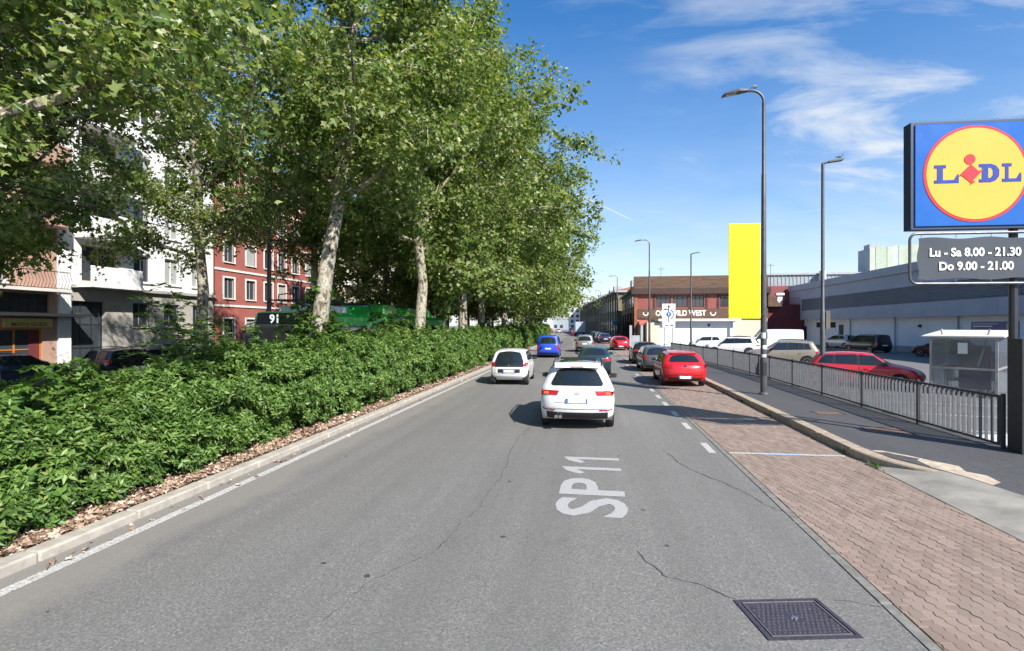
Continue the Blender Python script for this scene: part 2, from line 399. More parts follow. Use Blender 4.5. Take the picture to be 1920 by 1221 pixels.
# clay pavers of the parking strip
PX0, PX1 = 2.79, 5.11
pav = strip('parking_strip', PX0-.01, PX1+.02, -.022, M_sand, 2, 30)
TH = R(-79); ca, sa = math.cos(TH), math.sin(TH); A, B = .225, .1125; E_ = .014
outline = [(i*A/4, E_*(1 if i % 2 == 0 else -1)) for i in range(5)]+[(A-i*A/4, B+E_*(1 if i % 2 == 0 else -1)) for i in range(5)]
cxp, cyp = A/2, B/2
def shrink(poly, d):
    n = len(poly); o = []
    for i in range(n):
        p, q, r_ = Vector(poly[i-1]), Vector(poly[i]), Vector(poly[(i+1) % n])
        a = (q-p).normalized(); b = (r_-q).normalized(); n1_ = Vector((-a.y, a.x)); n2_ = Vector((-b.y, b.x)); m_ = (n1_+n2_)
        m_ = m_/max(.3, m_.length_squared)*2*d if m_.length > 1e-6 else n1_*d
        o.append(tuple(q+m_*.5*2/2))
    return o
outl = [(x-cxp, y_-cyp) for x, y_ in shrink(outline, .0036)]
inn = [(x-cxp, y_-cyp) for x, y_ in shrink(outline, .0068)]
def rot2(p): return (p[0]*ca-p[1]*sa, p[0]*sa+p[1]*ca)
outl = [rot2(p) for p in outl]; inn = [rot2(p) for p in inn]
def paver_geo(o, i_):
    n = len(o); vs = [(*p, -.024) for p in o]+[(*p, -.004) for p in o]+[(*p, 0.) for p in i_]
    fs = [tuple(range(2*n, 3*n))]
    for k in (0, n):
        for j in range(n): fs.append((k+j, k+(j+1) % n, k+n+(j+1) % n, k+n+j))
    return vs, fs
def clipx(poly, lim, sgn):
    r_ = []; n = len(poly)
    for i in range(n):
        p, q = poly[i], poly[(i+1) % n]; a = (p[0]-lim)*sgn <= 0; b = (q[0]-lim)*sgn <= 0
        if a: r_.append(p)
        if a != b: t_ = (lim-p[0])/(q[0]-p[0]); r_.append((lim, p[1]+t_*(q[1]-p[1])))
    return r_
pm_mesh = MB().add(*paver_geo(outl, inn)).mesh('paver')
cand = []; rest = MB()
for i in range(-260, 260):
    for j in range(-420, 420):
        u = (i+.5*(j % 2))*A; v_ = j*B
        x = 3.9+u*ca-v_*sa; y = 14.+u*sa+v_*ca
        if not (3.6 < y < 29.5): continue
        if x < PX0-.13 or x > PX1+.13: continue
        full = PX0+.115 < x < PX1-.115
        dz = rng.uniform(-.0035, .0035)
        if full: cand.append((math.hypot(x, y), x, y, dz)); continue
        o = [(p[0]+x, p[1]+y) for p in outl]; n_ = [(p[0]+x, p[1]+y) for p in inn]
        o = clipx(clipx(o, PX0, -1), PX1, 1)
        if len(o) < 3: continue
        cc_ = (sum(p[0] for p in o)/len(o), sum(p[1] for p in o)/len(o))
        n_ = [(cc_[0]+(p[0]-cc_[0])*.93, cc_[1]+(p[1]-cc_[1])*.93) for p in o]
        vs, fs = paver_geo(o, n_); rest.add([(a, b, c_+dz) for a, b, c_ in vs], fs)
def vis(x, y):
    s_, c_ = math.sin(YAW), math.cos(YAW); d = -s_*x+c_*y; l = c_*x+s_*y
    return d > 0 and l/d < 1.02 and 2.58/d < .66
cand.sort(key=lambda q: (not vis(q[1], q[2]), q[0]))
for q in cand[:300]:
    o = link('paver', pm_mesh, M_paver, pav); o.location = (q[1], q[2], q[3]); o.rotation_euler = (rng.normal()*.008, rng.normal()*.008, 0)
vs, fs = paver_geo(outl, inn)
for q in cand[300:]: rest.add([(a+q[1], b+q[2], c_+q[3]) for a, b, c_ in vs], fs)
tag(rest.build('paver_field', M_paver, pav), kind='stuff')
strip('paver_far_run', PX0-.01, PX1+.02, -.002, M_paver_far, 29.3, 300, pav)
# bay end line painted over the pavers: white, blue in the middle
for a, b, mt in ((2.80, 3.45, M_line), (3.45, 4.25, M_lineb), (4.25, 5.0, M_line)):
    MB().add([(a, 10.86+.03*(a-2.8), .0035), (b, 10.86+.03*(b-2.8), .0035), (b, 10.97+.03*(b-2.8), .0035), (a, 10.97+.03*(a-2.8), .0035)], [(0, 1, 2, 3)]).build('bay_end_line', mt, pav)

# left kerb and planted median
med = strip('median_strip', -10.1, -6.12, .10, M_soil, -8, 300)
kl = strip('median_kerb', -6.2, -5.9, -.02, M_conc, -6, 64)
y = 1.0; k = 0
while y < 62:
    L_ = 1.25
    MB().bbox(-6.16+off(y), -5.93+off(y)+rng.uniform(-.006, .006), y+.006, y+L_-.006, -.02, .115+rng.uniform(-.006, .006), b=.022).build('kerb_stone', M_granL, kl); y += L_
MB().box(-6.16+off(62), -5.93+off(62), 62.4, 70, -.02, .115).build('kerb_run', M_granL, kl)
strip('kerb_top', -6.4, -5.93, .115, M_granL, 70, 300, kl); 
strip('far_median', -16.3, -14.0, .10, M_soil, -8, 300)

# right pavement, kerb and dropped crossing
sw = strip('pavement', 5.33, 8.35, .15, M_asph3, 11.0, 300)
BND = [(6.8, -6, .12), (6.45, 6.5, .12), (6.22, 8.4, .12), (6.05, 9.3, .118), (5.92, 9.72, .11), (5.50, 10.35, .15), (5.36, 11.0, .15)]
V = []; F = []
for (x, y, z) in BND: V += [(x, y, z), (8.35, y, .15)]
for i in range(len(BND)-1): F.append((2*i, 2*i+1, 2*i+3, 2*i+2))
b_ = len(V)
for (x, y, z) in BND: V += [(x, y, z), (x, y, -.02)]
for i in range(len(BND)-1): F.append((b_+2*i, b_+2*i+1, b_+2*i+3, b_+2*i+2))
MB().add(V, F).build('pavement_end', M_asph3, sw)
V = []; F = []
for (x, y, z) in BND[:5]: V += [(5.13, y, 0.), ((5.13+x)/2, y, z*.6), (x, y, z)]
V += [(5.13, 10.95, 0.), (5.25, 10.5, .0), (5.72, 9.78, .09)]
for i in range(5): F += [(3*i, 3*i+1, 3*i+4, 3*i+3), (3*i+1, 3*i+2, 3*i+5, 3*i+4)]
ap = MB().add(V, F).build('crossing_apron', M_conc); ap['kind'] = 'structure'
kr = strip('pavement_kerb', 5.12, 5.36, -.03, M_conc, 10.6, 60)
y = 11.0
while y < 62:
    L_ = 1.6
    MB().bbox(5.115+off(y), 5.40+off(y)+.0, y+.006, y+L_-.008, -.03, .156+rng.uniform(-.005, .005), b=.024).build('kerb_stone', M_granR, kr); y += L_
# rounded end block dropping into the crossing
V = []; F = []
for i in range(9):
    t_ = i/8; yy = 11.0-1.35*t_; xo = 5.115+.62*t_**2; zt = .154-.05*t_**1.6; ww = .285-.05*t_
    V += [(xo, yy, -.03), (xo, yy, zt-.02), (xo+.022, yy, zt), (xo+ww, yy+.06*t_, zt), (xo+ww, yy+.06*t_, -.03)]
for i in range(8):
    for j in range(4): F.append((5*i+j, 5*i+j+1, 5*i+6+j, 5*i+5+j))
F += [(0, 1, 2, 3, 4), (44, 43, 42, 41, 40)]
MB().add(V, F).build('kerb_stone', M_granR, kr)
strip('kerb_run', 5.115, 5.40, .152, M_granR, 62.3, 300, kr)
# weathered pale patch of broken concrete by the kerb end
MB().add([(5.62, 10.22, .154), (5.93, 9.76, .117), (6.06, 9.34, .122), (6.14, 8.9, .123), (6.36, 9.05, .126), (6.42, 9.42, .13), (6.24, 9.62, .134), (6.34, 9.95, .142), (6.1, 10.2, .15), (5.86, 10.6, .154), (5.6, 10.9, .154), (5.42, 10.9, .154)], [tuple(range(12))]).build('broken_concrete_patch', pm('pale_concrete', (.45, .37, .28), .9, 0, .25, 7, .4, 60), sw)
# chalky white ground behind the railing
wg = MB().add([(8.45, 9, .012), (10.6, 9, .012), (10.4, 13.9, .012), (8.45, 13.4, .012)], [(0, 1, 2, 3)]).build('pale_gravel', pm('pale_gravel', (.52, .51, .48), .9, 0, .15, 14, .3, 60)); wg['kind'] = 'structure'
for k in range(9):
    yy = 14+k*2.6
    mark('bay_line', [(9.2, yy), (13.6, yy-.9), (13.6, yy-.78), (9.2, yy+.12)], .003, M_line, bpy.data.objects['car_park'])

# manhole cover: frame, plate with raised studs, cross emblem
mh = thing('manhole_cover', (1.785, 4.83, 0), 'square dark cast iron manhole cover set in the asphalt', 'manhole cover', rz=R(11))
def frame_geo(h, w_, z0, z1):
    m_ = MB(); o, i_ = h, h-w_
    vs = [(-o,-o*.76,z0),(o,-o*.76,z0),(o,o*.76,z0),(-o,o*.76,z0),(-o,-o*.76,z1),(o,-o*.76,z1),(o,o*.76,z1),(-o,o*.76,z1),(-i_,-o*.76+w_,z1),(i_,-o*.76+w_,z1),(i_,o*.76-w_,z1),(-i_,o*.76-w_,z1),(-i_,-o*.76+w_,z0),(i_,-o*.76+w_,z0),(i_,o*.76-w_,z0),(-i_,o*.76-w_,z0)]
    fs = [(0,1,5,4),(1,2,6,5),(2,3,7,6),(3,0,4,7),(4,5,9,8),(5,6,10,9),(6,7,11,10),(7,4,8,11),(8,9,13,12),(9,10,14,13),(10,11,15,14),(11,8,12,15)]
    return m_.add(vs, fs)
frame_geo(.40, .035, -.02, .010).build('frame', M_iron, mh)
pl = MB().bbox(-.355, .355, -.262, .262, -.02, .004, b=.006).build('plate', M_iron, mh)
st = MB()
for i in range(15):
    for j in range(11):
        x = -.30+i*.043+.0215*(j % 2); yv = -.215+j*.043
        if abs(x) > .315 or (abs(x) < .065 and abs(yv) < .065) or (x < -.25 and yv > .16): continue
        st.add([(x-.015, yv, .004), (x, yv-.015, .004), (x+.015, yv, .004), (x, yv+.015, .004), (x-.010, yv, .011), (x, yv-.010, .011), (x+.010, yv, .011), (x, yv+.010, .011)],
               [(0,1,5,4),(1,2,6,5),(2,3,7,6),(3,0,4,7),(4,5,6,7)])
tag(st.build('raised_stud_pattern', pm('worn_iron', (.13, .12, .13), .45, .5, .3, 25), pl), kind='stuff')
MB().box(-.03, .03, -.008, .008, .004, .012).box(-.008, .008, -.03, -.0085, .004, .012).box(-.008, .008, .0085, .03, .004, .012).build('cross_emblem', M_rim, pl)
frame_geo(.342, .008, .003, .011).build('raised_rim', pm('worn_iron2', (.20, .19, .18), .5, .4, .2, 25), pl)
for sgn in (-1, 1): MB().lathe([(.02, .004), (.02, .0055)], 'z', 10, (sgn*.332, 0, 0)).build('lifting_hole', M_black, pl)
# two rusty utility lids in the pavement
for (x, y_, a, b, lab) in ((6.82, 13.05, .42, .30, 'rusty brown utility lid in the pavement, the nearer and larger one'), (6.55, 15.35, .36, .28, 'rusty brown utility lid in the pavement, the farther one close to the lamp post')):
    u = thing('utility_lid', (x, y_, .15), lab, 'utility lid', 'utility lids in the pavement')
    frame_geo(a, .03, -.02, .008).build('frame', M_dark, u)
    MB().bbox(-a+.034, a-.034, -a*.76+.034, a*.76-.034, -.02, .005, b=.005).build('lid', M_rust, u)
    q = MB()
    for k in range(7): q.box(-a+.07, a-.07, -a*.6+k*a*.2-.008, -a*.6+k*a*.2+.008, .005, .009)
    q.build('ribs', M_rust, u)
# ------------------------------------------------------------------ buildings (local: facade on y = 0, outward is -y, x runs along it)
def facade(u0, u1, z0, z1, holes, rec=.18, y=0.):
    us = sorted({u0, u1, *[h[0] for h in holes], *[h[1] for h in holes]}); zs = sorted({z0, z1, *[h[2] for h in holes], *[h[3] for h in holes]})
    us = [u for u in us if u0 <= u <= u1]; zs = [z for z in zs if z0 <= z <= z1]; m = MB()
    for i in range(len(us)-1):
        for j in range(len(zs)-1):
            cu, cz = (us[i]+us[i+1])/2, (zs[j]+zs[j+1])/2
            if any(h[0] < cu < h[1] and h[2] < cz < h[3] for h in holes): continue
            m.add([(us[i], y, zs[j]), (us[i+1], y, zs[j]), (us[i+1], y, zs[j+1]), (us[i], y, zs[j+1])], [(0, 1, 2, 3)])
    for a, b, c, d in holes:
        m.add([(a, y, c), (b, y, c), (b, y, d), (a, y, d), (a, y+rec, c), (b, y+rec, c), (b, y+rec, d), (a, y+rec, d)], [(0, 4, 5, 1), (1, 5, 6, 2), (2, 6, 7, 3), (3, 7, 4, 0)])
    return m
def raw(m, name, mat, parent):
    me = bpy.data.meshes.new(name); me.from_pydata(m.v, [], m.f); return link(name, me, mat, parent)
def window(par, u0, u1, z0, z1, fm, y=.14, nv=1, nh=0, fw=.07, pane=None, name='window', sill=None, lintel=None):
    m = MB(); e = .003
    m.box(u0, u0+fw, y-.05, y+.02, z0, z1); m.box(u1-fw, u1, y-.05, y+.02, z0, z1); m.box(u0+fw, u1-fw, y-.05, y+.02, z0, z0+fw); m.box(u0+fw, u1-fw, y-.05, y+.02, z1-fw, z1)
    for k in range(nv): x = u0+(u1-u0)*(k+1)/(nv+1); m.box(x-fw*.4, x+fw*.4, y-.045, y+.02, z0+fw, z1-fw)
    for k in range(nh): z = z0+(z1-z0)*(k+1)/(nh+1); m.box(u0+fw, u1-fw, y-.04, y+.02, z-fw*.3, z+fw*.3)
    o = m.build(name, fm, par)
    MB().box(u0+.01, u1-.01, y-.01, y+.01, z0+.01, z1-.01).build('pane', pane or M_pane, o)
    if sill: MB().box(u0-.08, u1+.08, -.10, y-.055, z0-.07, z0-.005).build('sill', sill, o)
    if lintel:
        MB().box(u0-.13, u0-.003, -.035, .02, z0, z1+.13).box(u1+.003, u1+.13, -.035, .02, z0, z1+.13).box(u0-.003, u1+.003, -.035, .02, z1+.003, z1+.13).build('surround', lintel, o)
    return o
S = {}
for n, c_, v, sc_ in (('white_render', (.72, .72, .71), .06, 1.), ('peach_render', (.40, .25, .19), .12, 1.), ('red_render', (.33, .105, .085), .10, 1.), ('cream_render', (.62, .55, .43), .08, 1.), ('pale_render', (.58, .56, .52), .08, 1.),
                   ('stone_clad', (.37, .35, .31), .12, 2.), ('trim_white', (.74, .73, .69), .05, 3.), ('store_white', (.82, .84, .86), .05, .7), ('store_grey', (.42, .435, .48), .07, .6), ('store_slat', (.44, .455, .49), .08, .8),
                   ('store_plinth', (.32, .34, .37), .1, 1.), ('brown_clad', (.17, .095, .06), .3, 3.), ('brown_dark', (.055, .032, .025), .25, 3.), ('dark_red', (.13, .025, .028), .15, 2.), ('brick_red', (.24, .07, .06), .12, 2.),
                   ('sign_wood', (.26, .10, .05), .35, 4.), ('olive_wall', (.20, .165, .10), .15, 1.2), ('metal_roof', (.36, .38, .40), .1, 2.), ('roof_tile', (.30, .13, .085), .2, 3.), ('shutter', (.32, .34, .33), .1, 6.), ('far_white', (.66, .66, .66), .05, .3), ('far_pink', (.55, .36, .32), .08, .3),
                   ('sign_yellow', (.62, .52, .20), .08, 3.), ('awning_red', (.42, .10, .08), .12, 3.), ('corrugated', (.30, .34, .36), .12, 1.5), ('ochre_recess', (.50, .38, .20), .1, 2.)):
    S[n] = pm(n, c_, .8, 0, v, sc_, .12, 30)
m = NT('wood_board'); wv = m.n('ShaderNodeMapping', {'Vector': m.coord(), 'Scale': (.6, 1, 9)}).outputs[0]
S['boards'] = m.out(m.bsdf(m.ramp(m.noise(1.6, 5, .6, wv), [(.3, (.055, .032, .022)), (.5, (.115, .066, .042)), (.7, (.17, .105, .068))]), .8))
def shell(par, u0, u1, D, z1, mat, roofm, over=.25, y0=.26, roof_h=.35):
    """body behind the facade, with a roof slab"""
    box('side_wall', mat, par, u0+.01, u1-.01, y0, D, 0, z1-.01)
    box('roof', roofm, par, u0-over, u1+over, -over-.05, D+over, z1+.002, z1+roof_h)
HS = 'apartment houses along the far side of the service road'
def rails(name, par, u0, u1, y, z0, z1, mat, pitch=.14, belly=0.):
    o = MB().box(u0, u1, y-.02, y+.02, z1-.04, z1).box(u0, u1, y-.02, y+.02, z0, z0+.03).build(name, mat, par)
    n = int((u1-u0)/pitch); bar = None
    for k in range(n+1):
        x = u0+(u1-u0)*k/n
        if bar is None: bar = MB().tube([(0, y, z0), (0, y-belly*.8, z0+(z1-z0)*.28), (0, y-belly, z0+(z1-z0)*.45), (0, y-belly*.15, z0+(z1-z0)*.8), (0, y, z1+.06)], .011, 5).mesh('baluster')
        q = link('baluster', bar, mat, o); q.location = (x, 0, 0)
    return o
# motorcycle shop house (peach)
b = thing('apartment_house', (-28, 10, 0), 'peach apartment house with a motorcycle shop and bowed balcony railing at the left edge', 'building', HS, R(90))
W_ = 13.3
hol = [(8.8, 12.6, .3, 2.45), (8.5, 12.9, 3.25, 4.2), (9.4, 11.0, 4.7, 6.9), (5.5, 6.9, 4.9, 6.9), (2, 3.4, 4.9, 6.9)]+[(u, u+1.4, z, z+1.7) for z in (8.3, 11.4) for u in (2, 5.5, 9.4)]
raw(facade(0, W_, 0, 14.2, hol), 'wall', S['peach_render'], b); shell(b, 0, W_, 11, 14.2, S['peach_render'], S['roof_tile'], .5)
sf = window(b, 8.8, 12.6, .3, 2.45, pm('shop_frame_orange', (.45, .16, .03), .5), .15, 2, 1, .09, name='shop_front')
MB().box(12.0, 12.5, .10, .128, .4, 2.3).build('shop_door_panel', S['dark_red'], sf)
window(b, 8.5, 12.9, 3.25, 4.2, M_dark, .15, 9, 2, .05, name='grille_window')
for h in hol[2:]: window(b, *h, S['trim_white'], .15, 1, 0, .07, S['shutter'] if (h[0]*7) % 3 > 1 else M_pane, sill=S['trim_white'])
box('canopy', M_dark, b, 8.2, 14.2, -1.1, -.004, 3.05, 3.2)
sg_ = box('shop_sign', S['sign_yellow'], b, 10.75, 12.95, -.16, -.004, 2.50, 2.93)
text('lettering', 'MOTO GUZZI', .24, pm('sign_ink', (.12, .07, .03), .6), sg_, (11.85, -.165, 2.63), (R(90), 0, 0), .006, 1.1)
bl = box('balcony', S['pale_render'], b, 8.6, 13.2, -1.05, -.004, 4.30, 4.45); rails('railing', b, 8.65, 13.15, -1.0, 4.47, 5.35, M_dark, .16, .16)
box('balcony', S['pale_render'], b, 1.5, 7.4, -.9, -.004, 4.30, 4.45); rails('railing', b, 1.55, 7.35, -.85, 4.47, 5.35, M_dark, .2, .12)
for z in (7.7, 10.8): box('balcony', S['peach_render'], b, 8.6, 13.2, -1.0, -.004, z, z+1.1)
# white house
b = thing('apartment_house', (-28, 23.35, 0), 'white apartment house with a stone-clad ground floor and dark doorway', 'building', HS, R(90))
gh = [(.75, 2.7, 0.02, 3.95), (4.55, 5.8, 2.5, 4.0), (6.9, 8.2, 2.5, 4.0), (9.4, 10.5, 2.5, 4.0), (4.9, 8.9, .35, 1.0)]
raw(facade(.62, 11.4, 0, 4.66, gh, .3), 'ground_floor_wall', S['stone_clad'], b)
box('corner_pier', S['white_render'], b, -.02, .615, -.12, .3, 0, 17.2)
st_ = None
for zz in (1.5, 3.0):   # thin joints of the cladding as raised courses
    pass
pier = []
for k, (ua, ub) in enumerate(((2.72, 4.5), (5.85, 6.85), (8.25, 9.35), (10.55, 11.38))):
    for j, (za, zb_) in enumerate(((1.06, 2.44), (2.47, 4.05))): box('cladding_slab', S['stone_clad'], b, ua+.01, ub-.01, -.03, -.003, za, zb_)
uh = []
for z in (5.3, 8.4, 11.5, 14.6):
    uh += [(4.6, 5.9, z, z+1.75), (6.95, 8.25, z, z+1.75), (9.3, 10.6, z, z+1.75), (1.3, 3.6, z-.25, z+1.85)]
raw(facade(.62, 11.4, 4.86, 17.2, uh, .3), 'wall', S['white_render'], b); shell(b, 0, 11.4, 11, 17.2, S['white_render'], S['metal_roof'], .35, .32)
box('belt_course', S['stone_clad'], b, .62, 11.45, -.22, .2, 4.665, 4.85)
dr = window(b, .75, 2.7, .02, 3.95, M_dark, .25, 2, 2, .08, name='portal'); 
text('street_number', '236', .3, pm('number_gold', (.5, .38, .15), .4, .6), dr, (1.35, .17, 3.15), (R(90), 0, 0), .004)
for h in gh[1:4]:
    q = window(b, *h, S['shutter'], .25, 1, 0, .06, sill=S['trim_white'])
    for k in range(9): MB().box(h[0]+.07+k*.135, h[0]+.09+k*.135, .02, .04, h[2]+.02, h[3]-.02).build('bar', M_dark, q)
window(b, *gh[4], M_dark, .25, 5, 0, .05, name='cellar_light')
for i, h in enumerate(uh):
    if h[0] == 1.3: window(b, *h, S['ochre_recess'], .27, 1, 0, .08, name='balcony_door')
    else: window(b, *h, S['trim_white'], .2, 1, 0, .07, S['shutter'] if i % 3 else M_pane, sill=S['trim_white'])
for z in (4.87, 7.6, 10.7, 13.8):
    bl = box('balcony_parapet', S['white_render'], b, .9, 4.1, -1.15, -1.03, z-.02, z+1.0)
    box('balcony_slab', S['trim_white'], b, .85, 4.15, -1.16, -.004, z-.17, z-.022)
    rails('balcony_end_railing', b, 4.02, 4.1, -.55, z+.02, z+1., M_dark, .08)
# red house
b = thing('apartment_house', (-28, 34.9, 0), 'red rendered house with white window surrounds behind the bus', 'building', HS, R(90))
rh = [(u, u+1.15, z, z+1.6) for z in (1.5, 4.7, 7.55, 10.6, 13.4) for u in (1.0, 3.6, 6.0, 8.0, 10.2, 12.6)]
raw(facade(0, 15, 0, 16, rh, .2), 'wall', S['red_render'], b); shell(b, 0, 15, 11, 16, S['red_render'], S['roof_tile'], .5)
for z in (4.05, 6.85, 9.75, 12.7): box('belt_course', S['trim_white'], b, -.02, 15.02, -.07, -.004, z, z+.16)
for i, h in enumerate(rh): window(b, *h, S['shutter'], .14, 1, 0, .06, S['shutter'] if i % 4 == 1 else M_pane, sill=S['trim_white'], lintel=S['trim_white'])
# two more houses seen through the trees
for (y0, W_, H_, mt, lab) in ((50.2, 17, 17, 'cream_render', 'cream apartment house seen through the trees beyond the red one'), (67.6, 20, 19, 'pale_render', 'pale grey apartment house farthest along the service road')):
    b = thing('apartment_house', (-28, y0, 0), lab, 'building', HS, R(90))
    hh_ = [(u+.9, u+2.2, z, z+1.7) for z in np.arange(1.3, H_-2.2, 3.05) for u in np.arange(.4, W_-2.4, 3.2)]
    raw(facade(0, W_, 0, H_, hh_, .2), 'wall', S[mt], b); shell(b, 0, W_, 11, H_, S[mt], S['roof_tile'], .5)
    for i, h in enumerate(hh_): window(b, *h, S['trim_white'], .14, 1, 0, .08, S['shutter'] if i % 3 == 1 else M_pane, sill=S['trim_white'])
    for z in np.arange(4.2, H_-2, 3.05): box('balcony', S['trim_white'], b, W_*.3, W_*.7, -1.0, -.004, z, z+.9)

# supermarket
b = thing('store_building', (30.4, 86, 0), 'long low store with white wall, grey panels and a louvred band', 'building', None, R(-90))
SL = 62.
sh = [(3.9, 5.2, .02, 2.5), (5.9, 8.2, .02, 2.5), (11.2, 16.8, 2.3, 3.0), (17.5, 18.8, .02, 2.7)]
raw(facade(3.3, SL, .0, 3.35, sh, .2), 'wall', S['store_white'], b)
box('side_wall', S['store_white'], b, 3.31, SL-.01, .22, 34, 0, 8.2)
box('plinth', S['store_plinth'], b, 19.0, SL, -.03, -.003, 0, .6)
for i, h in enumerate(sh):
    if i == 2: window(b, *h, M_dark, .15, 4, 0, .06)
    else:
        d_ = box('door', M_dark, b, h[0]+.02, h[1]-.02, .08, .14, .02, h[3]-.02); box('door_handle', M_rim, d_, h[0]+.12, h[0]+.16, .03, .078, 1.0, 1.15)
k = 0
for u in np.arange(3.3, SL-.1, 4.43):
    ue = min(u+4.43, SL)
    bbox('cladding_panel', S['store_grey'], b, u+.012, ue-.012, -.55, .2, 3.36, 4.68, b=.012)
    bbox('cladding_panel', S['store_grey'], b, u+.012, ue-.012, -.55, .2, 6.25, 7.62, b=.012)
    bbox('fascia_panel', S['store_grey'], b, u+.006, ue-.006, -.72, .2, 7.63, 8.45, b=.02)
    k += 1
bbox('cladding_panel', S['store_grey'], b, 3.312, 7.7, -.55, .2, 4.69, 6.24, b=.012)
box('louvre_backing', S['store_slat'], b, 7.71, SL, -.25, .2, 4.69, 6.24)
sl = None
for k in range(11):
    z = 4.70+k*.141
    MB().add([(7.72, -.55, z), (SL, -.55, z), (SL, -.52, z), (7.72, -.52, z), (7.72, -.36, z+.105), (SL, -.36, z+.105), (SL, -.33, z+.105), (7.72, -.33, z+.105)], [(0,1,5,4),(2,3,7,6),(0,3,2,1),(4,5,6,7),(0,4,7,3),(1,2,6,5)]).build('louvre_slat', S['store_slat'], b)
box('roof', S['metal_roof'], b, 3.4, SL, -.3, 34, 8.21, 8.40)
for k in range(1, 14): box('wall_joint', S['store_plinth'], b, 3.3+k*4.43-.008, 3.3+k*4.43+.008, -.005, -.0005, .61, 3.34) if 3.3+k*4.43 > 19.2 else None
for u in (20.6, 29.5, 38.4, 47.2): MB().tube([(u, -.10, .05), (u, -.10, 3.36)], .055, 8).box(u-.08, u+.08, -.16, -.004, 2.5, 2.55).build('downpipe', S['store_plinth'], b)
ps = box('wall_poster', pm('poster_blue', (.015, .06, .30), .4), b, 39.8, 44.4, -.06, -.004, 1.7, 2.88)
for k, (a, z, mt) in enumerate(((2.6, 2.72, 'sign_yellow'), (2.0, 2.52, 'trim_white'))): box('poster_line', S[mt], ps, 40.0, 40.0+a, -.066, -.061, z-.05, z+.05)
MB().lathe([(.001, -.008), (.28, -.006), (.28, 0)], 'y', 16, (43.6, -.061, 2.5)).build('poster_disc', pm('poster_yellow', (.75, .55, .04), .4), ps)
wl_ = MB().lathe([(.001, -.22), (.10, -.20), (.16, -.08), (.09, -.004)], 'y', 10, (33.4, 0, 2.55)).box(33.2, 33.6, -.25, -.16, 2.44, 2.5).build('wall_lamp', M_dark, b, True)

# timbered restaurant
b = thing('restaurant_building', (6.66, 78, 0), 'two-storey timber and red restaurant with white lettering on its front', 'building')
oh = [(3.1, 5.2), (5.5, 7.6), (8.1, 9.9), (12.1, 14.0), (14.4, 16.3)]
holes = [(a, c_, 5.25, 7.0) for a, c_ in oh]
raw(facade(0, 18.6, 5.02, 7.2, holes, .2), 'upper_wall', S['brick_red'], b)
for a, c_ in oh: window(b, a, c_, 5.25, 7.0, S['brown_dark'], .14, 2, 0, .13)
box('corner_post', S['sign_wood'], b, -.06, .45, -.10, .3, 0, 7.2)
for u in (2.7, 7.75, 10.1, 11.7, 16.5, 18.2): box('timber_post', S['brown_dark'], b, u, u+.28, -.08, -.004, 5.02, 7.2)
for k in range(4): MB().box(0.46, 18.6, -.16, -.004, 3.66+k*.34, 3.66+k*.34+.33).build('sign_board', S['boards'], b)
box('eave_band', S['brown_dark'], b, -.5, 18.9, -.55, .3, 7.21, 8.05)
for k in range(6): box('parapet_board', S['boards'], b, -.15, 18.6, -.28, -.0, 8.06+k*.297, 8.06+k*.297+.29)
box('parapet_core', S['brown_clad'], b, -.1, 18.6, .01, .4, 8.06, 9.83)
box('core_wall', S['brown_clad'], b, .05, 18.6, .24, 30, 3.3, 8.05); box('roof', S['metal_roof'], b, 0, 18.6, .41, 30, 8.2, 8.6)
text('lettering', 'OLD WILD WEST', 1.12, S['trim_white'], b, (6.55, -.175, 4.36), (R(90), 0, 0), .03, .82)
for u in (1.6, 11.1):   # horseshoe beside the lettering
    mm = MB(); n = 14
    for k in range(n):
        a0, a1 = math.pi*(1.22*k/n-1.11), math.pi*(1.22*(k+1)/n-1.11)
        mm.add([(u+r_*math.cos(a), -.18, 4.42+r_*math.sin(a)) for r_, a in ((.42, a0), (.42, a1), (.27, a1), (.27, a0))], [(0, 1, 2, 3)])
    mm.build('horseshoe', S['trim_white'], b)
# ground floor of the restaurant
raw(facade(.46, 18.6, 0, 3.64, [(.9, 2.6, .1, 2.9), (3.0, 5.0, .1, 2.9)], .3, .1), 'ground_wall', S['cream_render'], b)
for h in ((.9, 2.6, .1, 2.9), (3.0, 5.0, .1, 2.9)): window(b, *h, M_dark, .35, 1, 1, .08, name='shop_window')
aw = MB().prism([(-1.1, 2.75), (-.004, 3.35), (-.004, 3.2), (-1.1, 2.62)], 'x', .6, 2.9).build('awning', S['awning_red'], b)
# side facing the road
box('side_wall', S['brown_clad'], b, -.004, .24, .31, 30, 4.6, 8.05); box('side_wall_base', S['dark_red'], b, .15, .24, .31, 30, 0, 4.59)
for k in range(6):
    w_ = MB().box(-.04, -.006, 1.2+k*4.7, 4.4+k*4.7, 5.3, 7.1).build('side_window', S['brown_dark'], b)
    for j in range(3): MB().box(-.05, -.041, 1.35+k*4.7+j*1.0, 2.2+k*4.7+j*1.0, 5.45, 6.95).build('pane', M_pane, w_)
for k in range(5): box('arcade_pier', S['brown_dark'], b, -.2, .14, .5+k*6, 1.1+k*6, 0, 4.59)
box('side_eave', S['metal_roof'], b, -.5, -.16, .31, 30, 7.9, 8.2)
